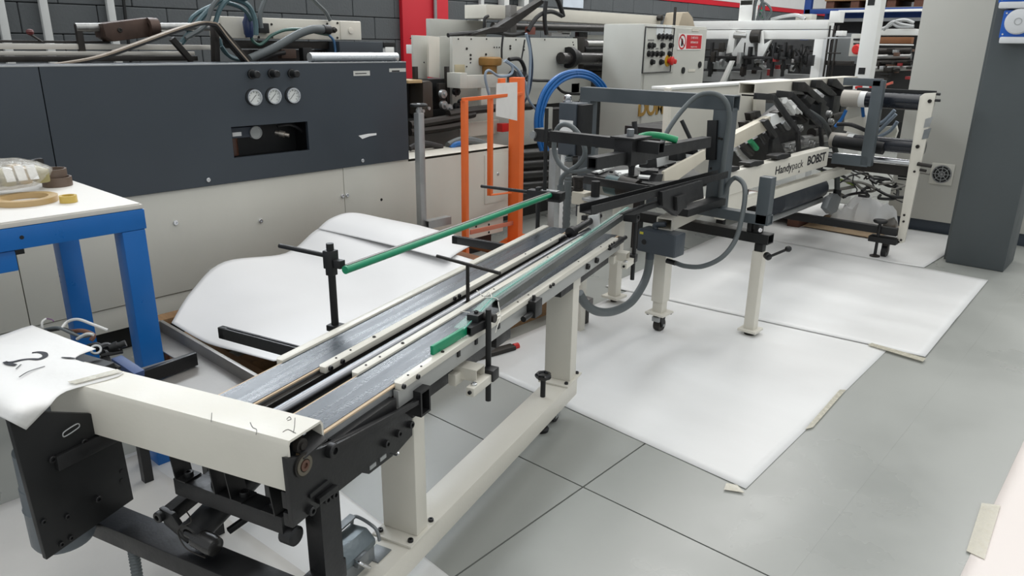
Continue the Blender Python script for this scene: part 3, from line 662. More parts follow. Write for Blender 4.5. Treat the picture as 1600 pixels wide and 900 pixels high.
# ================================================================== GREY MACHINE ALONG THE LEFT
FX = -3.6
gm = thing('folder_gluer', 'long slate grey machine with cream lower panels along the left wall', 'machine', (FX-.6, 2, 0))
ym = onx(70, 160, FX).y
MB().box((FX-.02, -1.2, .753), (FX, ym-.002, 1.338)).done('upper_panel', GREYM, gm, .002)
y0, y1 = ym+.002, 3.075; hy0, hy1, hz0, hz1 = 1.905, 2.355, .878, 1.034
b = MB()
b.box((FX-.02, y0, .753), (FX, hy0, 1.338)); b.box((FX-.02, hy1, .753), (FX, y1, 1.338)); b.box((FX-.02, hy0, .753), (FX, hy1, hz0)); b.box((FX-.02, hy0, hz1), (FX, hy1, 1.338))
up = b.done('upper_panel', GREYM, gm)
MB().box((FX-.45, y1-.02, .753), (FX-.02, y1, 1.33)).done('end_panel', GREYM, gm, .002)
MB().box((FX-.03, -1.2, 1.338), (FX+.001, y1, 1.344)).done('top_trim', GALV, gm)
MB().box((FX-.5, -1.2, 1.325), (FX-.03, y1, 1.338)).done('top_ledge', GREYM, gm)
# valve recess with its fittings
rc = MB().box((FX-.16, hy0-.02, hz0-.02), (FX-.15, hy1+.02, hz1+.02)); rc.box((FX-.15, hy0-.02, hz0-.02), (FX-.02, hy0-.012, hz1+.02)); rc.box((FX-.15, hy1+.012, hz0-.02), (FX-.02, hy1+.02, hz1+.02)); rc.box((FX-.15, hy0, hz0-.02), (FX-.02, hy1, hz0-.012)); rc.box((FX-.15, hy0, hz1+.012), (FX-.02, hy1, hz1+.02))
rc = rc.done('recess', BLACKP, gm)
FACE = mat('gauge_face', (216, 218, 214), .4, var=.02)
def gauge(px, py, r, dx=0., parent=gm):
    c = onx(px, py, FX+dx); c.x = FX+dx
    g = MB().ring(c, c+V((.022, 0, 0)), r, r*.86, 32).done('gauge', STEEL if dx == 0 else DARK, parent)
    MB().lathe(c, (1, 0, 0), [(0, r*.9), (.010, r*.88)], 32).done('gauge_face', FACE, g)
    MB().lathe(c, (1, 0, 0), [(0, r*1.1), (.004, r*1.08)], 32).done('gauge_rim', BLACKP, g)
    for k in range(9):
        a = math.radians(-135+270*k/8+90); n = V((0, math.cos(a), math.sin(a)))
        MB().bar(c+V((.0108, 0, 0))+n*r*.58, c+V((.0108, 0, 0))+n*r*.76, .0012, .0022, (1, 0, 0)).done('tick', INK, g)
    n = V((0, -.7, -.72)); MB().bar(c+V((.0118, 0, 0))-n*r*.45, c+V((.0118, 0, 0))+n*r*.6, .001, .0022, (1, 0, 0)).done('needle', INK, g)
for x, y in ((395.5, 152), (426, 150), (456, 149)): gauge(x, y, .040)
for x, y in ((393, 116), (424, 115), (455, 115)):
    c = onx(x, y, FX); k = MB().lathe(c, (1, .1, 0), [(0, .024), (.008, .024), (.01, .019), (.05, .018), (.054, .014)], 20).done('regulator_knob', BLACKP, gm)
c = onx(399, 207, FX-.06); MB().lathe((FX-.08, c.y, c.z), (1, 0, 0), [(0, .034), (.03, .034), (.031, .03), (.027, .028), (.027, .001)], 26).done('recess_gauge', mat('gauge_dim', (150, 152, 150), .4), rc)
c = onx(372, 212, FX-.08); MB().box((FX-.14, hy0+.01, hz0+.09), (FX-.06, hy0+.20, hz1-.01)).done('filter_head', mat('filter_blue', (38, 46, 58), .4), rc, .006)
MB().cyl((FX-.09, hy0+.045, hz0+.0), (FX-.09, hy0+.045, hz0+.09), .028, seg=18).done('filter_bowl', mat('bowl_amber', (70, 46, 36), .25), rc)
MB().box((FX-.06, hy0+.035, hz1-.055), (FX-.058, hy0+.085, hz1-.035)).done('recess_label', PAPER, rc)
c = onx(432, 207, FX-.05); MB().lathe((FX-.06, c.y, c.z), (.7, .6, -.2), [(0, .012), (.02, .012), (.022, .016), (.05, .016), (.052, .010), (.075, .010)], 14).done('brass_fitting', mat('nickel', (165, 158, 148), .3, metal=.8), rc)
MB().tube([(FX-.07, c.y+.02, c.z+.03), (FX-.06, c.y+.09, c.z+.035), (FX-.08, c.y+.17, c.z+.0), (FX-.1, c.y+.22, c.z-.05)], .009, 8).done('air_hose', RUBB, rc)
# stickers and torn tape
for (xa, ya, xb, yb) in ((552, 111, 578, 118), (608, 107, 634, 112)):
    a = onx(xa, ya, FX); c = onx(xb, yb, FX); MB().box((FX, a.y, c.z), (FX+.001, c.y, a.z)).done('label_strip', mat('label_paper', (196, 196, 190), .5), gm)
a = onx(612, 109, FX); MB().box((FX+.001, a.y, a.z-.012), (FX+.0016, a.y+.06, a.z-.004)).done('label_print', INK, gm)
a = onx(556, 114, FX); MB().box((FX+.001, a.y-.006, a.z-.006), (FX+.0016, a.y+.075, a.z-.001)).done('label_print', INK, gm)
MB().prism([onx(x, y, FX) for x, y in ((560, 212), (575, 209), (588, 208), (588, 211), (577, 213), (566, 217))], (.0015, 0, 0)).done('torn_tape', PAPER, gm)
for x, y in ((325, 281), (566, 251)): c = onx(x, y, FX); bolt((FX, c.y, c.z), (1, 0, 0), gm, None, 1.6, BOLTC, 'screw')
# cream lower panels
LX = FX-.012
ys = onx(538, 300, LX).y; yl = onx(42, 480, LX).y
for a, c in ((-1.2, yl-.002), (yl+.002, ys-.002), (ys+.002, 4.03)):
    MB().box((LX-.02, a, .236), (LX, c, .750 if c < 3 else .752)).done('lower_panel', CREAMP, gm, .0015)
    MB().box((LX-.04, a, .118), (LX-.008, c if c < 3.5 else 3.3, .231)).done('kick_panel', CREAMP, gm, .0015)
for x, y in ((274, 348), (407, 345), (535, 306), (542, 305), (777, 272), (329, 424)): c = onx(x, y, LX); bolt((LX, c.y, c.z), (1, 0, 0), gm, None, 1.7, BOLTC, 'screw')
for x, y in ((596, 312), (744, 354), (764, 351), (764, 363)): c = onx(x, y, LX); MB().lathe((LX-.001, c.y, c.z), (1, 0, 0), [(0, .009), (.0015, .009)], 14).done('hole', BLACKP, gm)
a = onx(757, 238, LX); c = onx(792, 312, LX); MB().box((LX, a.y, c.z), (LX+.005, c.y, a.z-.02)).done('access_cover', CREAMP, gm, .004)
MB().box((FX-.30, 3.075, .735), (LX, 4.03, .753)).done('bed_top', CREAM, gm, .002)
MB().box((FX-.32, 3.0, .12), (LX-.02, 4.0, .735)).done('bed_frame', CREAMP, gm)
MB().box((FX-.3, -1.2, .0), (FX-.06, 3.9, .12)).done('plinth', BLACKP, gm)  # black block standing in for the shade in the gap under the panels
MB().box((FX-1.3, -1.2, .12), (FX-.5, 3.0, 1.28)).done('inner_frame', mat('oily_frame', (62, 58, 54), .6, var=.2), gm)
# ---- what shows above the panel
TX = -4.35
def P(x, y, X=TX): return onx(x, y, X)
ALU = mat('worn_alu', (196, 192, 184), .35, metal=.5, var=.08, scale=8, stretch=(1, .3, 1))
def ybar(x0, x1, yt, yb, X, d, name, material, bev=.003):
    a = P(x0, yt, X); c = P(x1, yb, X); z1 = P((x0+x1)/2, yt, X).z; z0 = P((x0+x1)/2, yb, X).z
    return MB().box((X-d, a.y, z0), (X, c.y, z1)).done(name, material, gm, bev)
ybar(-260, 330, 68, 77, TX, .12, 'guide_plate', ALU); ybar(-260, 305, 80, 87, TX+.05, .06, 'guide_plate', ALU); ybar(-260, 172, 62, 66, TX-.02, .05, 'upper_bar', DARK); ybar(-260, 310, 88, 97, TX+.1, .1, 'lower_bar', DARK)
c0 = P(50, 62, TX); MB().tube([(TX-.02, c0.y+.05, c0.z-.01), (TX-.01, c0.y, c0.z+.025)], .006, 6).done('lever', DARK, gm); MB().lathe((TX-.01, c0.y, c0.z+.02), (0, 0, 1), [(0, .005), (.006, .015), (.016, .018), (.027, .014), (.03, .004)], 16).done('lever_knob', mat('knob_maroon', (92, 40, 40), .35), gm)
# shaft with clamp block
RUST = mat('rusty_iron', (78, 62, 54), .5, metal=.4, var=.25, scale=10)
a = P(118, 43); c = P(330, 42); MB().cyl(a, c, .022, seg=16).done('shaft', BRUSH, gm)
a = P(119, 50); MB().box((TX-.02, a.y, a.z-.1), (TX+.01, a.y+.03, a.z+.04)).done('shaft_stand', DARK, gm, .003)
MB().prism([P(x, y, TX+.07) for x, y in ((160, 37), (174, 35), (240, 27), (244, 33), (232, 58), (178, 65), (166, 58))], (-.14, 0, 0)).done('clamp_block', RUST, gm, .004)
c = P(231, 43, TX+.07); MB().ring(c, c+V((0, .05, 0)), .05, .024, 22).done('collar', RUST, gm)
c = P(187, 47, TX+.07); bolt((TX+.07, c.y, c.z), (1, 0, 0), gm, None, 1.5, BOLTD)
# strap curving over the post
pts = [(85, 99), (150, 88), (215, 66), (270, 46), (310, 34), (328, 34), (338, 38), (355, 60), (386, 96)]
ctr = [P(x, y, TX+.28) for x, y in pts]
bs = MB(); Q = []
for i in range(len(ctr)-1):
    for k in range(5):
        t = k/5; a, b_, c, d_ = ctr[max(i-1, 0)], ctr[i], ctr[i+1], ctr[min(i+2, len(ctr)-1)]
        Q.append(.5*((2*b_)+(c-a)*t+(2*a-5*b_+4*c-d_)*t*t+(3*b_-a-3*c+d_)*t*t*t))
Q.append(ctr[-1])
bs.grid([[q+V((-.03, 0, 0)), q+V((.03, 0, 0))] for q in Q], .008)
bs.done('transport_belt', mat('belt_brown', (150, 136, 120), .6, var=.1), gm)
bs = MB(); bs.grid([[q+V((-.028, 0, -.010)), q+V((.028, 0, -.010))] for q in Q], .010); bs.done('belt_underside', RUBB, gm)
for (xa, ya, xb, yb, w_) in ((268, 60, 300, 96, .03), (335, 38, 337, 97, .05), (338, 38, 388, 97, .03)):
    MB().bar(P(xa, ya, TX+.2), P(xb, yb, TX+.2), .03, w_, (1, 0, 0)).done('belt_stay', DARK, gm, .003)
# cream cross head with hoses
HX = -4.5
a = P(345, 32, HX); c = P(565, 62, HX); hz1_ = P(500, 31, HX).z; hz0_ = P(500, 62, HX).z
hb = MB().box((HX-.16, a.y, hz0_), (HX, c.y, hz1_)).done('cross_head', CREAM, gm, .006)
MB().box((HX-.14, P(532, 60, HX).y, hz0_+.002), (HX+.006, c.y-.004, hz1_-.004)).done('head_cover', CREAM, hb, .004)
for x, y in ((424, 38), (425, 58), (511, 37), (527, 36), (404, 58), (385, 57), (527, 59)): q = P(x, y, HX); bolt((HX, q.y, q.z), (1, 0, 0), hb, None, .9, BOLTD, 'screw')
q = P(548, 48, HX+.008); MB().lathe(q, (1, 0, 0), [(0, .022), (.006, .02), (.008, .008)], 20).done('rosette', CREAM, hb)
q = P(408, 44, HX); MB().box((HX, q.y-.03, q.z-.03), (HX+.03, q.y+.04, q.z+.03)).done('hose_clamp', BLACKP, hb, .004)
q = P(388, 40, HX+.06); MB().lathe((q.x, q.y, q.z-.07), (0, 0, 1), [(0, .018), (.02, .03), (.09, .034), (.12, .02), (.14, .018)], 14).done('blue_coupling', mat('coupling_blue', (42, 58, 96), .4), hb)
def hose(pts, r, material, parent=gm, name='hose', X=TX, sub=8, seg=8):
    return MB().tube([P(p[0], p[1], p[2] if len(p) > 2 else X) for p in pts], r, seg, sub).done(name, material, parent)
hose([(296, 45), (300, 28), (325, 12), (352, 5), (380, 14), (393, 32)], .013, TEAL, X=HX+.1); hose([(283, 68), (305, 40), (328, 14), (352, -2), (385, 6), (398, 30), (400, 55)], .016, TEAL, X=HX+.14)
hose([(335, 40), (345, 12), (362, -4), (385, -2)], .014, TEAL, X=HX+.16); hose([(290, 60), (320, 40), (332, 10), (345, -6)], .014, RUB, X=HX+.18)
hose([(342, 60), (350, 80), (368, 92), (385, 94)], .012, TEAL, X=TX+.1); hose([(346, 72), (362, 90), (390, 95)], .012, TEAL, X=TX+.14)
hose([(408, 44), (406, 25), (412, 5), (418, -8)], .016, RUB, X=HX+.06); hose([(484, -6), (498, 8), (508, 18), (516, 32)], .014, RUB, X=HX+.02)
hose([(390, 92), (430, 74), (465, 54), (488, 46), (505, 46)], .026, RUB, X=HX+.12, seg=12)
hose([(392, 45), (394, 62), (405, 70), (415, 64), (425, 55), (445, 47), (470, 46), (500, 52), (513, 54)], .010, mat('dark_green_tube', (58, 92, 84), .4), X=HX+.06)
hose([(513, 54), (521, 63), (524, 78), (524, 90)], .009, mat('blue_tube', (70, 110, 150), .4), X=HX+.06)
hose([(405, 95), (425, 86), (445, 82)], .014, RUBB, X=HX+.1)
q = P(505, 46, HX+.12); MB().cyl(q, q+V((0, .05, -.002)), .03, seg=16).done('hose_end', BLACKP, gm)
q = P(518, 47, HX+.02); MB().lathe(q, (1, 0, 0), [(0, .02), (.03, .02), (.032, .012), (.05, .012)], 14).done('elbow_fitting', DARK, gm)
ybar(360, 530, 64, 76, HX-.02, .1, 'dark_rail', DARK); ybar(395, 530, 78, 96, HX-.06, .2, 'carriage', mat('oily_dark', (44, 40, 38), .5, var=.2), .003)
q = P(450, 84, HX+.08); MB().box((q.x-.03, q.y-.06, q.z-.03), (q.x+.02, q.y+.05, q.z+.03)).done('rust_block', RUST, gm, .006)
q = P(475, 82, HX+.06); MB().box((q.x-.03, q.y-.02, q.z-.06), (q.x+.02, q.y+.05, q.z+.03)).done('black_stop', BLACKP, gm, .004)
ybar(530, 599, 65, 90, HX+.1, .3, 'slate_cover', GREYM)
ybar(600, 618, 66, 74, HX, .1, 'top_bracket', BLACKP); ybar(602, 616, 73, 85, HX, .1, 'bracket_cover', WHITEP)
a = P(482, 92, FX-.1); c = P(618, 92, FX-.1); MB().cyl((FX-.09, a.y, 1.368), (FX-.09, c.y, 1.368), .026, seg=22).done('silver_tube', mat('silver_foil', (206, 210, 212), .28, metal=.7, bump=.1), gm)

# ------------------------------------------------------------------ handwheel stand
hx = -3.42; pb = onx(659, 346, hx); pt = onx(659, 176, hx)
hs = thing('handwheel_stand', 'slim galvanised stand with small handwheel before the cream bed', 'stand', (hx, pb.y, 0))
MB().bar((hx, pb.y, .0), (hx, pb.y, pt.z), .045, .045).done('post', GALV, hs, .004)
MB().lathe((hx, pb.y, pt.z), (0, 0, 1), [(0, .018), (.02, .018), (.02, .01), (.04, .01)], 16).done('spindle', GALV, hs)
whl = MB().tube([(hx+.045*math.cos(a*math.pi/8), pb.y+.045*math.sin(a*math.pi/8), pt.z+.045) for a in range(16)], .009, 8, 2, closed=True).done('handwheel', BLACKP, hs)
for k in range(3):
    a = 2*math.pi*k/3; MB().bar((hx, pb.y, pt.z+.045), (hx+.04*math.cos(a), pb.y+.04*math.sin(a), pt.z+.045), .01, .006).done('spoke', GALV, whl)
MB().lathe((hx, pb.y, pt.z+.035), (0, 0, 1), [(0, .012), (.018, .012), (.02, .008)], 14).done('hub', GALV, whl)
fz = .33; a = onx(672, 352, hx+.06); c = onx(706, 341, hx+.06)
MB().rect_tube((hx+.03, pb.y+.01, a.z), (hx+.03, c.y, a.z), .05, .05, .004).done('side_tube', GALV, hs)

# ------------------------------------------------------------------ blue bench
bz = .945; bx1, bx0, by1 = -2.472, -3.21, .975
bn = thing('work_bench', 'blue steel work bench with a pale top at the left edge', 'bench', (-2.85, .2, 0))
MB().box((bx0, -1.1, bz-.018), (bx1, by1, bz-.004)).done('bench_top', mat('bench_board', (200, 196, 188), .6), bn, .002)
MB().box((bx0+.01, -1.1, bz-.004), (bx1-.006, by1-.006, bz)).done('cardboard_cover', mat('cover_card', (220, 217, 211), .6, var=.03, spots=.04, spotcol=(150, 140, 125)), bn, .001)
MB().box((bx1-.045, -1.1, bz-.085), (bx1+.003, by1+.002, bz-.019)).done('front_apron', BLUE, bn, .004)
MB().box((bx0, by1-.045, bz-.085), (bx1-.045, by1, bz-.019)).done('side_apron', BLUE, bn, .004)
MB().box((bx0, -1.1, bz-.085), (bx0+.045, by1-.045, bz-.019)).done('back_apron', BLUE, bn, .004)
for x, y in ((bx1-.035, by1-.04), (bx0+.06, by1-.04), (bx1-.035, -1.0), (bx0+.06, -1.0)):
    MB().box((x-.037, y-.037, 0), (x+.037, y+.037, bz-.085)).done('leg', BLUE, bn, .005)
for y in (.44, .50, .60): MB().lathe((bx1+.003, y+.02, bz-.05), (1, 0, 0), [(0, .006), (.001, .006)], 12).done('hole', BLACKP, bn)
q = onx(22, 372, bx1); q2 = onx(32, 424, bx1)
dw = MB().box((bx0+.1, .1, q2.z), (bx1-.01, q2.y, bz-.088)).done('drawer', BLUE, bn, .005)
MB().box((bx1-.07, q.y, bz-.105), (bx1-.02, q.y+.025, bz-.085)).done('drawer_runner', BLACKP, dw, .002)

# ---- things on the bench
bz2 = bz+.0005
def on_bench(x, y, z=bz2): return onz(x, y, z)
TAPEB = mat('tape_brown', (104, 88, 76), .45, var=.08); TAPET = mat('tape_tan', (186, 158, 112), .35, var=.1); 
c = on_bench(100, 291)
t_ = MB().ring((c.x-.03, c.y-.01, bz2), (c.x-.03, c.y-.01, bz2+.032), .048, .041, 36).done('tape_roll', TAPEB); tag(t_, 'lower brown tape ring on the bench beside the plastic bag', 'tape roll', 'tape rings on the bench')
t_ = MB().ring((c.x-.045, c.y-.016, bz2+.0325), (c.x-.045, c.y-.016, bz2+.06), .046, .040, 36).done('tape_roll', TAPEB); tag(t_, 'upper brown tape ring lying on the other one', 'tape roll', 'tape rings on the bench')
cc = on_bench(72, 276); cc = V((bx0+.075, .80, bz2))
ct = thing('cable_clamp', 'small black clamp tool behind the tape rings on the bench', 'tool', (cc.x, cc.y, bz2))
MB().box((cc.x-.05, cc.y-.09, bz2), (cc.x+.04, cc.y+.03, bz2+.05)).done('body', BLACKP, ct, .006)
MB().bar((cc.x-.02, cc.y-.05, bz2+.055), (cc.x-.03, cc.y+.11, bz2+.07), .03, .02).done('jaw', BLACK, ct, .004)
MB().cyl((cc.x-.05, cc.y+.09, bz2+.062), (cc.x+.01, cc.y+.09, bz2+.068), .014, seg=12).done('screw', DARK, ct)
ro = MB().ring(on_bench(46, 315)+V((0, -.01, 0)), on_bench(46, 315)+V((0, -.01, .018)), .092, .066, 40).done('tape_roll', TAPET); tag(ro, 'wide tan tape roll lying under the plastic bag', 'tape roll', 'tape rings on the bench')
k_ = on_bench(112, 316); ro2 = MB().ring((k_.x-.01, k_.y-.005, bz2), (k_.x-.01, k_.y-.005, bz2+.022), .026, .018, 26).done('tape_roll', mat('tape_yellow', (205, 176, 90), .35)); tag(ro2, 'little yellow tape ring at the bench edge by the bag', 'tape roll', 'tape rings on the bench')
# crumpled bag
bgc = on_bench(24, 303)+V((0, -.03, 0)); bz2 = bz2+.0185; bg_ = MB(); n, mr_ = 40, 24; rows = []
for j in range(mr_+1):
    v = j/mr_; r_ = []
    for i in range(n+1):
        u = i/n; th_ = 2*math.pi*u; ph = math.pi*v
        x = math.cos(th_)*math.sin(ph)*.13; y = math.sin(th_)*math.sin(ph)*.135; z = math.cos(ph)*.05
        k = 1+.16*noise.noise((x*9, y*9, z*20))+.08*noise.noise((x*25, y*25, z*40))
        r_.append((bgc.x+x*k, bgc.y+y*k, bz2+max(.002, .052+z*k)))
    rows.append(r_)
bg_.grid(rows); bmesh.ops.remove_doubles(bg_.bm, verts=bg_.bm.verts, dist=.0005)
bag = thing('plastic_bag', 'clear crumpled plastic bag of tan packets on the bench', 'bag', (bgc.x, bgc.y, bz2))
bg_.done('film', FILM, bag, smooth=180)
for k in range(5):
    dy = -.12+.05*k; MB().box((bgc.x-.075+.005*k, bgc.y+dy, bz2+.02), (bgc.x+.085-.01*(k % 2), bgc.y+dy+.042, bz2+.068+.008*(k % 2))).done('packet', TAPET if k % 2 else mat('packet_olive', (150, 142, 96), .5), bag, .012)
for k in range(3): MB().bar((bgc.x+.105, bgc.y+.0+.034*k, bz2+.04), (bgc.x+.075, bgc.y+.0+.034*k, bz2+.085), .026, .002, (1, 0, 0)).done('label', PAPER, bag)
bz2 = bz2-.0185
cb_ = MB().tube([onz(0, 268, bz2+.005), onz(20, 268, bz2+.02), onz(45, 263, bz2+.02), onz(62, 270, bz2+.006)], .004, 6).done('cable', RUBB); tag(cb_, 'thin black cable lying behind the bag on the bench', 'cable')

# ------------------------------------------------------------------ paper stack with bowed sheets behind the conveyor
def bow(name, rows, label, sag=.02, sub=7):
    def cr(a, b, c, d, t): return .5*((2*b)+(c-a)*t+(2*a-5*b+4*c-d)*t*t+(3*b-a-3*c+d)*t*t*t)
    R = [[V(p) for p in r] for r in rows]; out = []
    for i in range(len(R)-1):
        for k in range(sub):
            t = k/sub; out.append([cr(R[max(i-1, 0)][q], R[i][q], R[i+1][q], R[min(i+2, len(R)-1)][q], t) for q in range(len(R[0]))])
    out.append(R[-1]); fin = []
    for r in out:
        line = []
        for i in range(len(r)-1):
            for k in range(sub): line.append(cr(r[max(i-1, 0)], r[i], r[i+1], r[min(i+2, len(r)-1)], k/sub))
        line.append(r[-1]); fin.append(line)
    o = MB().grid(fin).done(name, mat('bow_sheet', (232, 232, 232), .5, var=.01), None, smooth=180)
    md = o.modifiers.new('thickness', 'SOLIDIFY'); md.thickness = .003; md.offset = -1
    return tag(o, label, 'paper sheet', 'bowed paper sheets behind the conveyor')
def q3(B, Fr, lift=0.):
    B, Fr = V(B), V(Fr); return [B, B.lerp(Fr, .35)+V((0, 0, lift)), B.lerp(Fr, .7)+V((0, 0, lift*.5)), Fr]
bow('bowed_sheet', [q3((-2.95, 1.21, .335), (-2.27, 1.27, .35), -.03), q3((-3.15, 1.40, .383), (-2.25, 1.42, .335), -.01), q3((-3.30, 1.64, .437), (-2.3, 1.66, .31), .0), q3((-3.31, 1.98, .411), (-2.36, 1.98, .30), .01), q3((-3.31, 2.17, .50), (-2.45, 2.27, .32), .0), q3((-3.31, 2.36, .535), (-2.5, 2.7, .35), -.01)], 'large bowed white sheet sagging behind the conveyor')
def e3(a, b, za, zm, zb):
    A = onx(*a, -3.3); B = onz(*b, zb); A.z = A.z; m1 = A.lerp(B, .33); m2 = A.lerp(B, .66); m1.z += zm; m2.z += zm; return [A, m1, m2, B]
bow('bowed_sheet', [e3((497, 357), (700, 405), 0, .004, .41), e3((517, 341), (712, 397), 0, .012, .41), e3((550, 332), (724, 390), 0, .015, .40), e3((600, 341), (737, 383), 0, .01, .38), e3((655, 352), (748, 377), 0, .0, .36)], 'smaller white sheet lying on top of the bowed sheet')
st = thing('pallet', 'wooden pallet under the bowed paper sheets', 'pallet', (-2.85, 2.2, 0))
for k in range(6): MB().box((-3.35, 1.25+.33*k, .10), (-2.4, 1.25+.33*k+.2, .125)).done('plank', WOOD, st, .002)
for x in (-3.3, -2.9, -2.5): MB().box((x-.05, 1.25, 0), (x+.05, 3.1, .10)).done('stringer', WOOD, st, .002)
ps = MB().box((-3.32, 1.62, .126), (-2.46, 3.0, .27)).done('sheet_stack', CARD, None, .004); tag(ps, 'brown stack of card on the pallet under the white sheets', 'card stack')
bxo = MB(); bxo.box((-2.72, 2.62, .271), (-2.70, 3.1, .345)); bxo.box((-3.2, 2.60, .271), (-2.70, 2.62, .36)); bxo.box((-3.2, 3.08, .271), (-2.72, 3.1, .32))
tag(bxo.done('carton', CARD, None, .002), 'open brown carton edge under the smaller white sheet', 'carton')
q = onz(268, 490, .30); wb_ = MB().box((q.x-.04, q.y-.16, .10), (q.x+.04, q.y+.2, .126)).done('wood_board', WOOD, None, .003)
wb_.location.z += .17; tag(wb_, 'short wooden board poking out left of the bowed sheet', 'board')
wbs = MB().box((q.x-.04, q.y-.16, 0), (q.x+.04, q.y-.05, .27)).done('timber_block', WOODD, None, .003); tag(wbs, 'dark timber block under the short wooden board', 'timber')

# ------------------------------------------------------------------ stainless tray
tr = thing('steel_tray', 'stainless steel tray on legs between bench and conveyor', 'tray', (-2.35, .95, 0))
tz = .405
P0 = onz(243, 503, .45); P1 = onz(404, 590, .45); P2 = onz(226, 586, .45); 
MB().prism([(-2.42, .80, tz), (-1.80, .80, tz), (-1.85, 1.07, tz), (-2.70, 1.07, tz), (-2.70, .985, tz), (-2.42, .985, tz)], (0, 0, .004)).done('pan', STAIN, tr)
MB().bar((P0.x, P0.y+.02, .428), (P1.x+.25, P1.y+.0, .428), .014, .046).done('back_rim', STAIN, tr, .002)
MB().bar((P0.x, P0.y+.02, .428), (P0.x, P0.y-.07, .428), .012, .046).done('side_rim', STAIN, tr, .002)
A_ = onz(221, 582, .455); B_ = onz(305, 552, .455)
lb = MB().bar((A_.x, A_.y, .437), (B_.x, B_.y, .437), .02, .045).done('end_bar', BLACK, tr, .002)
for x, y in ((262, 577), (274, 571)): q = onz(x, y, .43); bolt((q.x+.0, q.y-.0, .43), (1, -.3, 0), lb, None, 1.0)
for x, y in ((-2.4, .83), (-2.66, 1.03), (-1.95, .85), (-1.95, 1.04)): MB().box((x-.015, y-.015, 0), (x+.015, y+.015, tz)).done('leg', BLACK, tr)
# ================================================================== REAR CREAM MACHINE BEHIND THE ORANGE FRAME
RX = -4.15
rm = thing('rear_machine', 'cream panelled machine with shafts and hoses behind the orange frame', 'machine', (RX-.6, 5.0, 0))
CREAMG = mat('cream_grey_panel', (190, 190, 182), .42, var=.03, scale=3, bump=.03, bscale=40)
def ybox(x0, x1, yt, yb, X, d, name, material, parent=None, bev=.003):
    xm = (x0+x1)/2; a = onx(x0, yt, X); c = onx(x1, yb, X); z1 = onx(xm, yt, X).z; z0 = onx(xm, yb, X).z
    return MB().box((X-d, a.y, z0), (X, c.y, z1)).done(name, material, parent or rm, bev)
def prx(pts, X, d, name, material, parent=None, bev=.0):
    return MB().prism([onx(x, y, X) for x, y in pts], (-d, 0, 0)).done(name, material, parent or rm, bev)
main = prx([(707, 57), (902, 60), (905, 158), (860, 162), (707, 168)], RX, .03, 'side_panel', CREAMG, bev=.003)
ybox(672, 760, 31, 60, RX-.5, .05, 'rear_plate', CREAMG)
prx([(645, 55), (668, 56), (668, 124), (647, 122)], RX-.15, .02, 'fold_panel', CREAMG, bev=.002)
prx([(670, 56), (687, 58), (687, 122), (670, 120)], RX-.08, .02, 'fold_panel', CREAM, bev=.002)
prx([(687, 57), (709, 56), (709, 126), (690, 124)], RX-.14, .02, 'fold_panel', CREAMG, bev=.002)
ybox(700, 862, 174, 232, RX+.02, .04, 'lower_panel', CREAMG); ybox(720, 780, 190, 212, RX+.06, .04, 'lower_cover', CREAM)
ybox(650, 905, 164, 175, RX-.02, .1, 'dark_gap_rail', BLACKP)
MB().box((RX-.9, onx(700, 100, RX).y, .0), (RX-.05, onx(905, 100, RX).y, .9)).done('base_body', mat('machine_dark', (52, 51, 49), .6, var=.2), rm)
for x, y in ((653, 60), (674, 98), (716, 61), (736, 61), (760, 61), (806, 62), (851, 62), (895, 66), (735, 86), (735, 92), (759, 85), (759, 91), (797, 72), (797, 76), (818, 73), (818, 78), (883, 75), (883, 104), (896, 70), (735, 98), (729, 104), (712, 140), (712, 145), (712, 150), (729, 76), (746, 130), (772, 74), (776, 74), (780, 74)):
    q = onx(x, y, RX); bolt((RX if x > 700 else RX-.08, q.y, q.z), (1, 0, 0), main, None, 1.1 if y in (86, 92, 85, 91, 72, 76, 73, 78) else .7, BOLTD, 'screw')
a = onx(710, 101, RX); c = onx(726, 114, RX); MB().box((RX, a.y, c.z), (RX+.004, c.y, a.z)).done('name_plate', mat('plate_beige', (176, 166, 138), .4), main, .001)
# bracket arm
ybox(722, 792, 117, 137, RX+.14, .05, 'bracket_arm', CREAMG); ybox(719, 730, 114, 138, RX+.16, .14, 'bracket_root', CREAMG)
ybox(752, 766, 137, 172, RX+.14, .04, 'bracket_leg', CREAMG)
# bronze gear motor and cable coil
q = onx(776, 104, RX+.1); MB().lathe((RX+.02, q.y, q.z-.09), (0, 0, 1), [(0, .06), (.09, .062), (.1, .095), (.12, .1), (.15, .098), (.16, .08)], 24).done('gear_motor', GOLD, rm)
def chose(pts, r, material, X, name='hose', parent=None, seg=8): return MB().tube([onx(p[0], p[1], p[2] if len(p) > 2 else X) for p in pts], r, seg, 7).done(name, material, parent or rm)
PALEB = mat('pale_hose', (136, 152, 168), .4)
chose([(788, 95), (800, 104), (798, 116), (780, 119), (764, 110), (758, 118), (762, 140), (768, 160)], .010, PALEB, RX+.2)
chose([(790, 94), (808, 108), (820, 128), (824, 150), (832, 165), (846, 180)], .010, PALEB, RX+.2); chose([(795, 93), (812, 93), (820, 110), (815, 122)], .016, RUBB, RX+.1)
chose([(800, 118), (808, 122), (818, 118)], .05, mat('dark_fan', (52, 56, 62), .4), RX+.05)
chose([(822, 52), (828, 80), (828, 110), (824, 150)], .011, PALEB, RX+.18); chose([(826, 55), (832, 100), (828, 140), (818, 162)], .008, mat('dark_blue_hose', (44, 58, 78), .4), RX+.16)
chose([(786, 55), (784, 75), (784, 92)], .008, RUBB, RX+.05); chose([(820, 62), (817, 80), (814, 98)], .006, RUBB, RX+.04)
chose([(805, 124), (840, 126), (862, 128), (880, 144), (905, 147)], .012, RUBB, RX+.08)
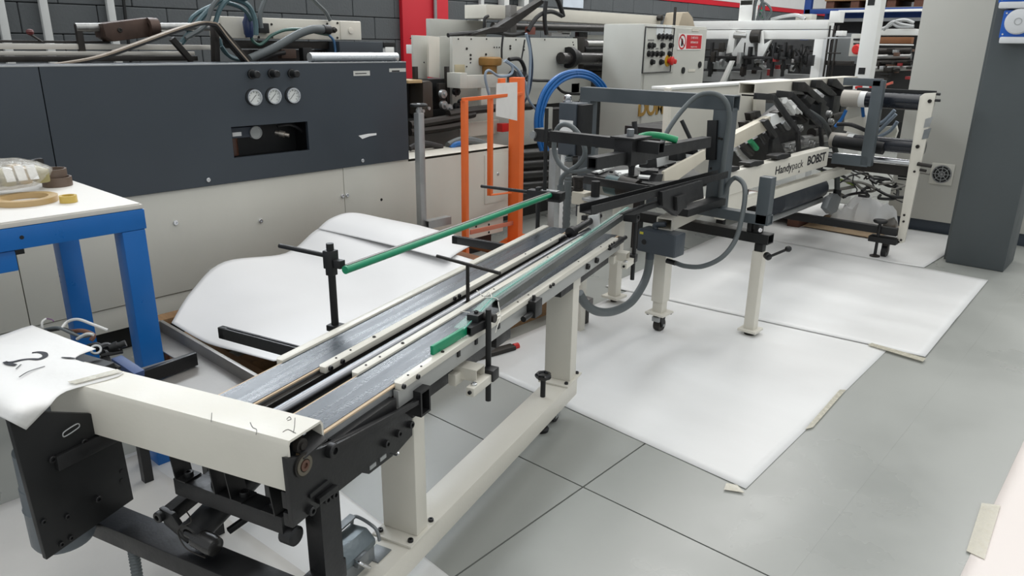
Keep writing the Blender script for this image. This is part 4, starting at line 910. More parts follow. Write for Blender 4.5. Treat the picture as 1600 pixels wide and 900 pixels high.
# top beam, post, cable duct
tb0 = ybox(760, 1032, 16, 35, RX-.25, .25, 'top_beam', CREAM)
q = onx(1028, 28, RX-.25); MB().lathe((q.x, q.y, q.z), (1, 0, 0), [(0, .03), (.05, .03), (.055, .02)], 16).done('beam_knob', DARK, tb0)
ybox(798, 807, 8, 58, RX-.1, .06, 'steel_post', mat('post_grey', (120, 118, 114), .4, metal=.3))
prx([(775, 44), (846, 0), (852, 3), (790, 50)], RX-.05, .08, 'cable_duct', DARK)
prx([(735, 54), (770, 43), (790, 42), (790, 50), (765, 52), (740, 56)], RX-.02, .08, 'cable_duct', DARK)
chose([(850, -6), (868, -4), (876, 12), (880, 26)], .02, RUBB, RX+.0); chose([(825, 48), (840, 26), (860, 18), (878, 25)], .018, RUBB, RX+.0); chose([(853, 2), (851, 30), (854, 54)], .018, RUBB, RX+.02)
chose([(757, 52), (757, 30), (763, 25)], .012, RUBB, RX-.2); chose([(700, 55), (730, 52), (770, 50), (800, 54), (830, 50)], .016, RUBB, RX-.05)
q = onx(832, 48, RX); MB().box((RX-.04, q.y-.05, q.z-.03), (RX+.0, q.y+.04, q.z+.03)).done('valve_block', mat('valve_red', (120, 70, 60), .5), rm, .006)
for x0, x1, y0_, y1_, mt_ in ((862, 890, 51, 57, PAPER), (878, 892, 49, 54, PAPER), (905, 918, 50, 58, BLACKP)): ybox(x0, x1, y0_, y1_, RX-.3, .05, 'tag_card', mt_)
# shafts running to the cabinet
def ycyl(x0, x1, y, r, X, name, material, yb=None): MB().cyl(onx(x0, y, X), onx(x1, yb or y, X), r, seg=18).done(name, material, rm)
ycyl(770, 962, 41, .03, RX-.25, 'roller', mat('roller_dark', (50, 48, 46), .35, metal=.3), 45); ycyl(915, 975, 69, .035, RX-.2, 'roller', BRUSH); ycyl(912, 975, 77, .03, RX-.2, 'roller', BLACKP)
ycyl(876, 975, 91, .05, RX+.05, 'drive_shaft', mat('shaft_dark', (58, 56, 55), .3, metal=.4), 92); ycyl(905, 975, 104, .045, RX-.1, 'roller', BLACKP, 105); ycyl(910, 975, 115, .03, RX-.1, 'roller', DARK)
q = onx(882, 90, RX); MB().lathe((RX+.04, q.y, q.z), (0, 1, 0), [(0, .09), (.05, .09), (.06, .07), (.12, .065)], 20).done('bearing_flange', BLACKP, rm)
ybox(902, 912, 58, 112, RX-.05, .05, 'shaft_stand', DARK); ybox(918, 958, 55, 62, RX-.3, .1, 'carriage', CREAMG); ybox(925, 958, 78, 84, RX-.3, .1, 'carriage', DARK)
ybox(868, 922, 114, 162, RX-.06, .03, 'lower_plate', CREAMG); ybox(893, 905, 130, 145, RX, .06, 'switch', BLACKP)
ybox(922, 960, 118, 230, RX-.3, .05, 'dark_bay', BLACKP)
# dark carriage at the left
ybox(636, 708, 124, 182, RX-.05, .2, 'carriage_back', BLACKP)
prx([(661, 128), (672, 126), (676, 130), (677, 182), (668, 186), (661, 180)], RX+.1, .15, 'guide_plate', mat('carriage_iron', (64, 58, 52), .45, metal=.3), bev=.006)
for x, y in ((681, 146), (682, 163), (690, 168), (702, 142), (655, 168), (646, 172), (703, 166), (710, 160)): q = onx(x, y, RX); MB().lathe((RX+.06, q.y, q.z), (1, 0, 0), [(0, .03), (.03, .03), (.032, .012), (.05, .012)], 16).done('pulley', GALV if x < 700 else BLACKP, rm)
for x0, x1, y0_, y1_ in ((648, 654, 104, 135), (698, 703, 104, 165), (686, 697, 130, 160)): ybox(x0, x1, y0_, y1_, RX+.02, .03, 'stay', DARK)
ybox(638, 660, 125, 130, RX+.1, .3, 'table_edge', mat('table_wood', (176, 150, 110), .6))
for pts in ([(640, 196), (700, 186), (740, 178)], [(640, 206), (690, 200), (722, 194)], [(700, 178), (760, 170), (830, 166)]): chose(pts, .03, DARK, RX+.15, 'belt_roller')
ybox(640, 720, 206, 232, RX+.05, .3, 'belt_deck', mat('deck_grey', (92, 90, 86), .5, var=.15))
for k, y in enumerate((236, 252, 268, 285, 300)): ycyl(806, 912, y+6, .04, RX+.2, 'lower_roller', mat('roller_black', (38, 37, 36), .4), y-2)
chose([(700, 228), (720, 220), (745, 222), (770, 232)], .03, RUB, RX+.3); chose([(705, 232), (712, 226), (725, 224)], .02, BLUEH, RX+.33); chose([(640, 232), (660, 224), (690, 230)], .02, RUBB, RX+.3)
ybox(648, 664, 70, 84, RX-.3, .1, 'white_cover', WHITEP)
# orange-red stop box on the lower frame
ybox(785, 796, 193, 206, RX+.15, .06, 'red_switch', REDP)
# blue hose loop
for dx, dr in ((0, 0), (5, 3), (9, 8)):
    chose([(846+dx, 235), (838+dx, 205), (839+dx, 175), (850+dx, 142+dr*.5), (872+dx*.6, 119+dr), (900, 111+dr), (925-dx*.2, 116+dr), (943-dx*.5, 132+dr), (951-dx, 152)], .016, BLUEH, RX+.4, 'blue_hose')
# ------------------------------------------------------------------ control cabinet
KX = -3.6; zt = onx(1006, 37, KX).z
ka = onx(1006, 60, KX).y; kb = onx(1103, 60, KX).y
cab = thing('control_cabinet', 'tall cream control cabinet with push buttons and red warning sign', 'cabinet', (KX-.3, (ka+kb)/2, 0))
dep = .42
MB().box((KX-dep, ka, .0), (KX, kb, zt)).done('body', CREAMG, cab, .008)
MB().box((KX-.001, ka+.03, .04), (KX+.012, kb-.012, zt-.02)).done('door', CREAMG, cab, .006)
DX = KX+.012
a = onx(1009, 42, DX); c = onx(1052, 114, DX)
z_a = onx(1030, 41, DX).z; z_c = onx(1030, 114, DX).z
pn_ = MB().box((DX, onx(1007, 80, DX).y, z_c), (DX+.008, onx(1053, 80, DX).y, z_a)).done('button_panel', mat('button_plate', (196, 196, 188), .4), cab, .003)
rim = [(1009, 42), (1054, 44), (1047, 112), (1003, 114)]
MB().tube([onx(x, y, DX+.010) for x, y in rim], .006, 6, 1, closed=True).done('panel_gasket', BLACKP, pn_)
BTN = MB().lathe((0, 0, 0), (0, 0, 1), [(0, .026), (.01, .026), (.012, .019), (.03, .018), (.031, .0)], 16); BTN = shared(BTN, 'push_button', BLACKP)
for x, y in ((1029, 57), (1035, 57), (1041, 57), (1047, 58), (1014, 71), (1019, 71), (1034, 71), (1047, 71), (1013, 84), (1019, 84), (1026, 84), (1033, 84), (1045, 84), (1018, 97), (1032, 97)):
    q = onx(x, y, DX+.008); inst(BTN, 'push_button', aim(q, (1, 0, 0)), pn_)
    MB().box((q.x, q.y-.025, q.z+.035), (q.x+.001, q.y+.025, q.z+.05)).done('button_label', mat('engraved_grey', (130, 130, 126), .5), pn_)
for x in (1031, 1044): q = onx(x, 47, DX+.008); MB().box((DX+.008, q.y-.06, q.z-.04), (DX+.011, q.y+.055, q.z+.04)).done('display', mat('display_white', (226, 230, 230), .2), pn_)
q = onx(1043, 95, DX+.008); MB().lathe(q, (1, 0, 0), [(0, .05), (.006, .05)], 24).done('stop_collar', YEL, pn_); MB().lathe(q, (1, .1, 0), [(.006, .02), (.03, .02), (.032, .036), (.05, .038), (.056, .03), (.058, .0)], 24).done('emergency_stop', REDP, pn_)
q = onx(1048, 96, DX+.008); MB().lathe(q, (1, 0, 0), [(0, .022), (.05, .022), (.054, .016)], 18).done('red_button', REDP, pn_)
# warning sign
SX = DX+.001; s0 = onx(1060, 52, SX); s1 = onx(1095, 79, SX); sz1 = onx(1077, 53, SX).z; sz0 = onx(1077, 78, SX).z
SW = mat('sign_white', (232, 230, 226), .4); SR = mat('sign_red', (196, 30, 40), .4)
sg = MB().box((SX, s0.y, sz0), (SX+.003, s1.y, sz1)).done('warning_sign', SW, cab)
yr = onx(1072, 66, SX).y; hgt = sz1-sz0; wd = s1.y-s0.y
MB().box((SX+.003, yr, sz0+.01), (SX+.0036, s1.y-.008, sz1-.01)).done('sign_field', SR, sg)
rc_ = V((SX+.003, s0.y+(yr-s0.y)*.5, (sz0+sz1)/2)); rr_ = (yr-s0.y)*.44
MB().ring(rc_, rc_+V((.0008, 0, 0)), rr_, rr_*.78, 32).done('prohibition_ring', SR, sg)
MB().bar(rc_+V((.0006, -rr_*.6, rr_*.6)), rc_+V((.0006, rr_*.6, -rr_*.6)), .001, rr_*.18, (1, 0, 0)).done('prohibition_bar', SR, sg)
MB().prism([rc_+V((.0002, a_, b_)) for a_, b_ in ((-rr_*.3, -rr_*.55), (rr_*.1, -rr_*.55), (rr_*.3, -.0), (rr_*.15, rr_*.3), (-rr_*.1, rr_*.5), (-rr_*.25, rr_*.1))], (.0005, 0, 0)).done('worker_pictogram', INK, sg)
FM = lambda y, z: face_matrix((SX+.0037, y, z), (0, 1, 0), (0, 0, 1))
ts = hgt*.27
text("È VIETATO", ts*.72, FM((yr+s1.y)/2, sz1-hgt*.30), SW, sg, align='CENTER'); text("OPERARE SU", ts*.66, FM((yr+s1.y)/2, sz1-hgt*.58), SW, sg, align='CENTER'); text("organi in moto", ts*.52, FM((yr+s1.y)/2, sz1-hgt*.84), SW, sg, align='CENTER')
for x, y in ((1093, 101), (1067, 110)): q = onx(x, y, DX); MB().lathe(q, (1, 0, 0), [(0, .03), (.008, .03), (.01, .022)], 18).done('lock', BLACKP, cab)
for x, y in ((1081, 110), (1087, 47)): q = onx(x, y, DX); MB().box((DX, q.y-.07, q.z-.012), (DX+.004, q.y+.06, q.z+.012)).done('tape_mark', CREAM, cab)
# brass letters, partly hidden by the frame
q = onx(996, 182, DX)
LM = face_matrix((DX+.001, q.y, q.z+.005), (0, 1, 0), (0, 0, 1))
text("DOMINO", .185, LM @ Matrix.Rotation(math.radians(0), 4, 'Z'), mat('brass_letters', (168, 132, 62), .4, metal=.3), cab, 'brass_lettering', .004, bold=.006)
# folded brown paper on the cabinet top
fold = MB(); q = V((KX-.9, kb-.25, zt-.05)); q = onx(1073, 36, KX-.55)
fold.prism([(KX-.55, q.y-.17, q.z-.05), (KX-.55, q.y+.2, q.z-.05), (KX-.55, q.y+.12, q.z+.06), (KX-.55, q.y+.02, q.z+.11), (KX-.55, q.y-.1, q.z+.1)], (-.2, 0, -.0))
fo = fold.done('duct_cap', mat('kraft', (168, 156, 136), .7), rm, .01)
q = onx(1054, 28, KX-.4); MB().bar((KX-.4, q.y, q.z-.1), (KX-.4, q.y, q.z+.1), .02, .02).done('stay', DARK, rm)
# laminated notice and white frame hung high on the wall
q = onx(881, 0, WX+.02); q2 = onx(912, 13, WX+.02)
nt_ = MB().box((WX+.003, q.y, q2.z), (WX+.012, q2.y, q2.z+.34)).done('wall_notice', mat('notice_white', (206, 216, 226), .4), None); tag(nt_, 'notice with red and blue blocks high on the grey wall', 'notice')
for k, cl_ in enumerate((RED, mat('notice_blue', (44, 74, 150), .5), RED)): MB().box((WX+.012, q.y+.04+.17*k, q2.z+.12), (WX+.013, q.y+.17+.17*k, q2.z+.34)).done('print_block', cl_, nt_)
q = onx(780, 0, WX+.02); q2 = onx(818, 16, WX+.02)
wf = MB(); a_, b_ = q.y, q2.y; z_ = q2.z
wf.box((WX+.003, a_, z_), (WX+.10, a_+.08, z_+.35)); wf.box((WX+.003, b_-.08, z_), (WX+.10, b_, z_+.35)); wf.box((WX+.003, a_, z_+.14), (WX+.10, b_, z_+.2)); wf.box((WX+.003, a_, z_+.3), (WX+.10, b_, z_+.35))
tag(wf.done('wall_bracket', WHITEP, None, .004), 'white frame bracket fixed to the wall above the rear machine', 'bracket')

# ------------------------------------------------------------------ orange frame
def onv(x, y, p0, hd):           # vertical plane through p0 with heading hd (degrees from Y towards X)
    d_ = V((math.sin(math.radians(hd)), math.cos(math.radians(hd)), 0)); n_ = V((d_.y, -d_.x, 0)); r_ = ray(x, y); return EYE+r_*((V((p0[0], p0[1], 0)).dot(n_))/r_.dot(n_))
OH = -21
o0 = onx(727, 330, -3.28); 
of = thing('orange_frame', 'orange steel frame with a wide post and a paper note', 'frame', (o0.x, o0.y, 0))
def ov(x, y): return onv(x, y, o0, OH)
dv = V((math.sin(math.radians(OH)), math.cos(math.radians(OH)), 0)); nv = V((dv.y, -dv.x, 0))
pz = ov(727, 157)
MB().bar((o0.x, o0.y, 0), (o0.x, o0.y, pz.z), .05, .03, nv).done('thin_post', ORANGE, of, .001)
pm = ov(766, 200); pmt = ov(768, 152).z; MB().bar((pm.x, pm.y, ov(766, 303).z), (pm.x, pm.y, pmt), .045, .026, nv).done('thin_post', ORANGE, of, .001)
pw = ov(807, 200); pwt = ov(807, 121).z
MB().bar((pw.x, pw.y, 0), (pw.x, pw.y, pwt), .10, .085, nv).done('wide_post', ORANGE, of, .003)
pq = ov(788, 135)-nv*.02; MB().bar((pq.x, pq.y, ov(784, 150).z), (pq.x, pq.y, ov(784, 123).z), .10, .02, nv).done('back_plate', ORANGE, of, .002)
MB().bar(ov(722, 156)+nv*.0, ov(806, 146)+nv*.05, .012, .022).done('top_bar', ORANGE, of, .001)
MB().bar(ov(764, 305), ov(797, 301), .008, .03, nv).done('hook_bar', ORANGE, of, .001)
MB().bar(ov(735, 363), ov(803, 348), .008, .03).done('low_bar', mat('faded_orange', (190, 108, 84), .5), of, .001)
bs_ = V((pw.x, pw.y, 0)); MB().bar(bs_-dv*.25+V((0, 0, .012)), bs_+dv*.25+V((0, 0, .012)), .2, .024).done('base_plate', ORANGE, of, .003)
MB().bar(V((o0.x, o0.y, .006)), V((pw.x, pw.y, .006)), .08, .012).done('base_strip', ORANGE, of, .001)
pa = [ov(770, 130)+nv*.025, ov(797, 128)+nv*.052, ov(797, 188)+nv*.052, ov(769, 181)+nv*.025]
MB().prism(pa, nv*.002).done('paper_note', mat('note_paper', (218, 216, 212), .6, bump=.08, bscale=20), of)
# ================================================================== PACKING MACHINE BEYOND THE CONVEYOR
PY = 3.6
hp = thing('packing_machine', 'cream and slate packing machine on casters lettered along its beam', 'machine', (-1.9, 4.4, 0))
def Y_(x, y, Y): return ony(x, y, Y)
def hpx(pts, X, d, name, material, bev=.002): return MB().prism([onx(x, y, X) for x, y in pts], (-d, 0, 0)).done(name, material, hp, bev)
def hpy(pts, Y, d, name, material, bev=.002): return MB().prism([ony(x, y, Y) for x, y in pts], (0, d, 0)).done(name, material, hp, bev)
def hbar(p, q, w, h, name, material, up=(0, 0, 1), hollow=False, bev=.003):
    if hollow: return MB().rect_tube(p, q, w, h, .006, up).done(name, material, hp)
    return MB().bar(p, q, w, h, up).done(name, material, hp, bev)
def hhose(pts, r, material=RUB, name='conduit', seg=12, ripple=0, sub=8): return MB().tube(pts, r, seg, sub, ripple=ripple).done(name, material, hp)
def hcyl(p, q, r, name, material, seg=18): return MB().cyl(p, q, r, seg=seg).done(name, material, hp)
# ---- front portal
pr = ony(1121, 250, PY); xr_ = pr.x; zt_ = ony(1121, 168, PY).z; zb_ = ony(1110, 328, PY).z
xl_ = ony(914, 160, PY).x; sq = .075
MB().box((xr_-.05, PY-.0, zb_), (xr_+.05, PY+sq, zt_)).done('portal_post', SLATE, hp, .006)
MB().box((xl_-.038, PY, .45), (xl_+.038, PY+sq, zt_)).done('portal_post', SLATE, hp, .006)
MB().rect_tube((xl_-.038, PY+sq/2, zt_+.025), (xr_+.055, PY+sq/2, zt_+.025), sq, sq, .006).done('portal_beam', SLATE, hp)
hpy([(1105, 188), (1120, 188), (1117, 250), (1102, 250)], PY-.02, .02, 'clamp_plate', BLACKP)
for x, y in ((1124, 216), (1128, 217), (1111, 263)): q = ony(x, y, PY); bolt((q.x, PY, q.z), (0, -1, 0), hp, None, .8, BOLTD, 'hole_plug')
# ---- control box on the left
BY = 3.3
e0 = ony(872, 160, BY); e1 = ony(899, 245, BY); ex0, ex1 = ony(872, 200, BY).x, ony(899, 200, BY).x
eb = MB().box((ex0, BY, e1.z), (ex1, BY+.12, e0.z)).done('switch_box', BOXG, hp, .008)
MB().box((ex1, BY+.01, e1.z+.005), (ex1+.035, BY+.11, e0.z-.005)).done('switch_lid', BLACKP, eb, .004)
w0, w1 = ony(875, 187, BY), ony(895, 207, BY); MB().box((w0.x, BY-.002, w1.z), (w1.x, BY, w0.z)).done('label_plate', PAPER, eb)
for k in range(6): MB().box((w0.x+.012+.011*k, BY-.0028, w1.z+.04-.003*(k % 2)), (w0.x+.016+.011*k, BY-.0018, w1.z+.05)).done('label_print', INK, eb)
for y in (196, 221): q = ony(866, y, BY+.05); MB().lathe(V((ex0, BY+.06, q.z)), (-1, 0, 0), [(0, .012), (.01, .012), (.012, .024), (.022, .024), (.026, .015)], 18).done('red_button', REDP, eb)
q = ony(887, 156, BY+.06); MB().lathe(V((q.x, BY+.06, e0.z)), (0, 0, 1), [(0, .028), (.006, .028), (.008, .018), (.02, .022), (.034, .02), (.042, .008)], 22).done('chrome_knob', STEEL, eb)
# stand below the box
q = ony(867, 280, BY+.1); MB().box((q.x-.025, BY+.07, 0), (q.x+.025, BY+.12, ony(867, 232, BY+.1).z)).done('box_stand', GALV, hp, .005)
q = ony(879, 280, BY+.05); MB().box((q.x-.018, BY+.05, 0), (q.x+.018, BY+.07, e1.z)).done('box_stand', WHITEP, hp, .003)
q = ony(889, 280, BY); hhose([(q.x, BY-.01, e1.z), (q.x, BY-.01, e1.z-.15), (q.x, BY-.01, .35), (q.x, BY, .02)], .022, RUB, 'corrugated_conduit', 12, .07, 26)
MB().lathe((q.x, BY-.01, e1.z-.1), (0, 0, 1), [(0, .024), (.07, .024), (.072, .018), (.1, .018)], 16).done('conduit_gland', mat('gland_grey', (120, 120, 116), .45), hp)
# conduit loop in front of the box
LY = 2.9
hhose([ony(*p, LY) for p in ((876, 292), (880, 275), (905, 256), (914, 238), (907, 214), (893, 198), (878, 195), (868, 208), (866, 235), (874, 255), (890, 267), (915, 266), (955, 256), (985, 254), (1010, 252))], .0125)
q = ony(876, 292, LY); hcyl(q+V((0, 0, .01)), q+V((0, 0, -.06)), .018, 'conduit_gland', RUB)
# big conduit arch over the portal
hhose([ony(1035, 222, PY-.25), ony(1047, 198, PY-.2), ony(1068, 170, PY-.12), ony(1090, 150, PY-.06), ony(1115, 146, PY-.04), ony(1134, 158, PY-.03), ony(1140, 182, PY-.02), ony(1136, 215, PY-.01), ony(1130, 260, PY-.01), ony(1126, 300, PY), ony(1126, 309, PY), ony(1132, 302, PY+.02), ony(1140, 285, PY+.02), ony(1150, 278, PY+.02), ony(1162, 288, PY-.0), ony(1164, 308, PY-.05), ony(1159, 340, PY-.1), ony(1149, 375, PY-.15), ony(1128, 402, PY-.22), ony(1098, 416, PY-.27), ony(1072, 416, PY-.3), ony(1056, 411, PY-.31)], .0125)
# ---- black square tubes
TY = 2.70
za = ony(985, 226, TY).z
xa_, xb_ = ony(848, 215, TY).x, ony(1034, 229, TY).x
hbar((xa_+.06, TY, za), (xb_, TY, za), .048, .048, 'cross_tube', BLACK, hollow=True)
LX_ = ony(985, 235, TY).x
n0 = onx(925, 255, LX_); n1 = onx(1104, 222, LX_)
hbar((LX_, n0.y, za-.05), (LX_, n1.y, za-.045), .048, .05, 'long_tube', BLACK, hollow=True)
MB().box((LX_-.045, TY-.06, za-.08), (LX_+.045, TY+.06, za+.028)).done('tube_clamp', BLACK, hp, .004)
MB().box((LX_-.06, TY-.07, za+.028), (LX_+.06, TY+.07, za+.036)).done('clamp_cap', BLACK, hp, .002)
MB().lathe((LX_-.005, TY, za+.036), (0, 0, 1), [(0, .016), (.028, .016), (.03, .012)], 16).done('clamp_nut', ZINC, hp)
MB().box((xa_-.03, TY-.03, za-.03), (xa_+.03, TY+.03, za+.03)).done('end_clamp', BLACK, hp, .004)
MB().cyl((xa_-.03, TY-.04, za), (xa_-.03, TY-.02, za), .018, seg=16).done('clamp_dial', GALV, hp)
MB().bar((xa_, TY, za), (xa_+.10, TY, za+.008), .024, .03).done('end_arm', BLACK, hp, .003)
hcyl(ony(993, 210, TY+.2), ony(991, 190, TY+.2), .012, 'lever_rod', BLACKP); hcyl(onx(1065, 188, LX_-.1), onx(1080, 220, LX_-.05), .010, 'lever_rod', BLACKP)
hhose([ony(1000, 214, TY+.3), ony(1015, 211, TY+.3), ony(1035, 213, TY+.32), ony(1058, 219, TY+.36)], .016, GREEND, 'green_hose')
hhose([ony(1088, 230, PY-.2), ony(1100, 226, PY-.15), ony(1106, 226, PY-.1)], .012, GREEND, 'green_hose')
# ---- black feeding table
FZ = .80
def T(x, y, z=FZ): return onz(x, y, z)
A = T(910, 274); B = T(1012, 290); 
hbar(A+V((0, 0, -.02)), B+V((0, 0, -.02)), .02, .04, 'table_edge', BLACK)
ed = [T(1012, 289), T(1040, 294), T(1062, 290), T(1096, 274)]
for p, q in zip(ed, ed[1:]): hbar(p+V((0, 0, -.022)), q+V((0, 0, -.022)), .016, .045, 'table_edge', BLACK)
MB().prism([T(915, 272, FZ-.005), T(1012, 287, FZ-.005), T(1040, 292, FZ-.005), T(1096, 272, FZ-.005), T(1070, 255, FZ-.005), T(985, 255, FZ-.005)], (0, 0, -.006)).done('table_deck', mat('deck_black', (44, 44, 45), .35, var=.15), hp)
for pts, mt_ in (([(915, 266), (955, 264), (960, 262), (935, 272)], WHITEP), ([(960, 270), (985, 268), (990, 272), (968, 276)], WHITEP), ([(998, 276), (1022, 278), (1020, 281), (998, 279)], WHITEP), ([(1000, 269), (1028, 272), (1028, 276), (1000, 274)], BLACK), ([(1005, 262), (1050, 250), (1056, 255), (1010, 268)], BLACK)):
    MB().prism([T(x, y, FZ+.002) for x, y in pts], (0, 0, .012 if mt_ is WHITEP else .03)).done('table_finger', mt_, hp, .001)
for x, y in ((940, 268), (955, 270), (968, 273), (932, 273), (1003, 264), (1040, 262)): bolt(T(x, y, FZ+.005), (0, 0, 1), hp, None, 1.3)
q = T(986, 276); MB().lathe((q.x, q.y, FZ), (0, 0, 1), [(0, .035), (.008, .035), (.008, .016), (.09, .016), (.092, .012)], 20).done('adjuster', BLACK, hp)
hcyl((q.x, q.y, FZ+.05), (q.x, q.y, FZ+.075), .019, 'adjuster_sleeve', BLACKP)
# cream fence board and guide
def quadbar(p0, p1, z0, z1, th, name, material):       # upright board between two pixel feet
    d_ = (p1-p0); d_.z = 0; n_ = V((d_.y, -d_.x, 0)).normalized()*th
    return MB().prism([V((p0.x, p0.y, z0)), V((p1.x, p1.y, z0)), V((p1.x, p1.y, z1)), V((p0.x, p0.y, z1))], n_).done(name, material, hp, .001)
IV = mat('worn_ivory', (206, 199, 182), .45, var=.04, scale=10, spots=.12, spotcol=(80, 74, 64))
hpx([(1038, 268), (1102, 234), (1103, 249), (1060, 281), (1038, 283)], LX_+.06, .015, 'fence_board', IV)
hpx([(1022, 284), (1034, 284), (1037, 272), (1027, 272)], LX_+.10, .03, 'fence_end', BLACK)
hpx([(1000, 262), (1018, 245), (1085, 228), (1095, 232), (1085, 245), (1004, 268)], LX_-.22, .03, 'side_rail', WHITEP)
for pts in ([(1013, 250), (1026, 247), (1027, 262), (1012, 263)], [(1059, 238), (1071, 235), (1073, 250), (1058, 252)], [(1081, 230), (1088, 226), (1092, 240), (1083, 242)]): hpx(pts, LX_-.15, .05, 'guide_block', BLACKP)
# lower channels and girders
hb0 = onx(915, 326, LX_+.02); hb1 = onx(1010, 298, LX_+.02)
MB().sweep([(-.03, 0), (.03, 0), (.03, .034), (.026, .034), (.026, .004), (-.026, .004), (-.026, .034), (-.03, .034)], V((LX_+.02, hb0.y, hb0.z-.02)), V((LX_+.02, 3.55, hb0.z-.015))).done('guide_channel', BLACK, hp)
g0 = onx(1040, 318, LX_+.06); g1 = onx(1102, 295, LX_+.06)
MB().box((LX_-.05, 3.2, .662), (LX_+.03, PY, .70)).done('lower_girder', BLACKP, hp, .004)
hpx([(1035, 300), (1098, 282), (1100, 310), (1075, 318), (1058, 338), (1036, 322)], LX_+.07, .03, 'black_side_plate', BLACK)
hpx([(1058, 308), (1073, 303), (1073, 325), (1059, 330)], LX_+.09, .02, 'bolt_plate', BLACK)
hpx([(975, 336), (1010, 322), (1035, 314), (1036, 321), (992, 336)], LX_+.05, .03, 'black_arm', BLACKP)
# small machine parts at the table's left foot
q = onz(903, 378, .30); cy_ = 2.95
def at_y(x, y, Y=2.95): return ony(x, y, Y)
a = at_y(893, 299); c = at_y(912, 322); MB().box((a.x, 2.95, c.z), (c.x, 3.03, a.z)).done('pivot_block', IV, hp, .006)
a = at_y(902, 322, 2.99); c = at_y(913, 378, 2.99); MB().box((a.x, 2.99, 0), (c.x, 3.03, a.z)).done('pivot_post', CREAM, hp, .004)
a = at_y(904, 276, 2.99); c = at_y(904, 300, 2.99); MB().lathe((a.x, 2.99, c.z), (0, 0, 1), [(0, .028), (.02, .028), (.02, .024), (.06, .024), (.062, .028), (a.z-c.z, .028)], 18).done('lift_cylinder', DARK, hp)
a = at_y(931, 283, 3.0); c = at_y(931, 308, 3.0); hcyl((a.x, 3.0, c.z), (a.x, 3.0, a.z), .022, 'table_column', BLACKP)
MB().lathe((c.x, 3.0, c.z-.012), (0, 0, 1), [(0, .07), (.012, .07), (.014, .05)], 24).done('column_flange', GALV, hp); hcyl((c.x, 3.0, c.z-.14), (c.x, 3.0, c.z-.012), .03, 'column_shaft', BLACK)
a = at_y(965, 290, 3.2); MB().cyl((a.x-.06, 3.2, a.z), (a.x+.10, 3.2, a.z-.01), .05, seg=20).done('gear_motor', mat('motor_teal', (60, 84, 86), .4), hp); MB().cyl((a.x+.02, 3.2, a.z+.0), (a.x+.12, 3.2, a.z-.01), .055, seg=20).done('motor_flange', DARK, hp)
hpy([(919, 337), (935, 335), (936, 358), (920, 362)], 2.70, .012, 'white_slide_block', WHITEP)
for x, y in ((915, 340), (914, 350)): q = at_y(x, y, 2.9); MB().box((q.x-.012, 2.88, q.z-.012), (q.x+.012, 2.9, q.z+.012)).done('clip', BLACKP, hp, .002)
# ---- cream base tubes, legs, casters
mlx, mly = -1.862, 3.293
MB().rect_tube((ony(1038, 350, 3.22).x, 3.22, ony(1038, 350, 3.22).z), (ony(1112, 320, 3.9).x, 3.9, ony(1038, 350, 3.22).z), .085, .06, .006).done('cream_tube', CREAM, hp)
MB().box((mlx-.035, mly-.035, .17), (mlx+.035, mly+.035, .56)).done('leg_sleeve', CREAM, hp, .004); MB().box((mlx-.028, mly-.028, .11), (mlx+.028, mly+.028, .18)).done('leg_inner', CREAM, hp, .004)
MB().box((mlx-.055, mly-.055, .10), (mlx+.055, mly+.055, .112)).done('foot_plate', CREAM, hp, .003)
for dx in (-1, 1):
    for dy in (-1, 1): bolt((mlx+.043*dx, mly+.043*dy, .10), (0, 0, -1), hp, None, 1.0, BOLTD)
cs = MB().ring((mlx-.018, mly+.01, .035), (mlx+.018, mly+.01, .035), .035, .01, 24).done('caster_wheel', DARK, hp)
MB().prism([(mlx-.024, mly-.022, .10), (mlx-.024, mly+.03, .10), (mlx-.024, mly+.022, .025), (mlx-.024, mly-.004, .025)], (.004, 0, 0)).done('caster_fork', BLACKP, hp); MB().prism([(mlx+.02, mly-.022, .10), (mlx+.02, mly+.03, .10), (mlx+.02, mly+.022, .025), (mlx+.02, mly-.004, .025)], (.004, 0, 0)).done('caster_fork', BLACKP, hp)
MB().cyl((mlx-.03, mly+.01, .035), (mlx+.03, mly+.01, .035), .008, seg=10).done('axle', GALV, hp)
MB().box((mlx-.022, mly-.035, .06), (mlx+.022, mly-.022, .085)).done('brake_pedal', GALV, hp, .002)
l2x, l2y = -1.478, 3.588
MB().box((l2x-.028, l2y-.028, .035), (l2x+.028, l2y+.028, .46)).done('leg', CREAM, hp, .004); MB().box((l2x-.05, l2y-.05, .022), (l2x+.05, l2y+.05, .036)).done('foot_plate', CREAM, hp, .003)
MB().lathe((l2x, l2y, 0), (0, 0, 1), [(0, .03), (.012, .03), (.014, .012), (.025, .012)], 18).done('foot_pad', DARK, hp)
MB().box((l2x-.022, l2y-.022, .46), (l2x+.022, l2y+.022, .50)).done('leg_insert', BLACKP, hp, .002)
MB().rect_tube((-2.35, l2y, .530), (l2x+.05, l2y, .530), .07, .05, .005).done('black_cross_tube', BLACKP, hp)
for dx in (-.04, -.0): MB().box((l2x-.03+dx, l2y-.03, .555), (l2x-.005+dx, l2y+.03, .60)).done('clevis', BLACKP, hp, .003)
bolt((l2x+.0, l2y-.03, .575), (1, -1, 0), hp, None, 1.6, BOLTC)
MB().rect_tube((-2.15, l2y, .625), (l2x+.035, l2y, .625), .06, .05, .005).done('slate_cross_tube', SLATE, hp)
MB().box((l2x-.035, l2y-.03, .60), (l2x+.03, l2y+.03, above(1202, 276, (l2x, l2y)).z)).done('slate_post', SLATE, hp, .006)
k0_ = ony(1200, 402, l2y-.06); k1_ = ony(1231, 389, l2y-.03)
ck = MB().cyl(k0_, k1_, .007, seg=12).done('crank_arm', BLACKP, hp); MB().lathe(k0_+V((-.02, .03, 0)), (.6, -.7, 0), [(0, .018), (.03, .018), (.034, .012)], 16).done('crank_boss', BLACKP, hp)
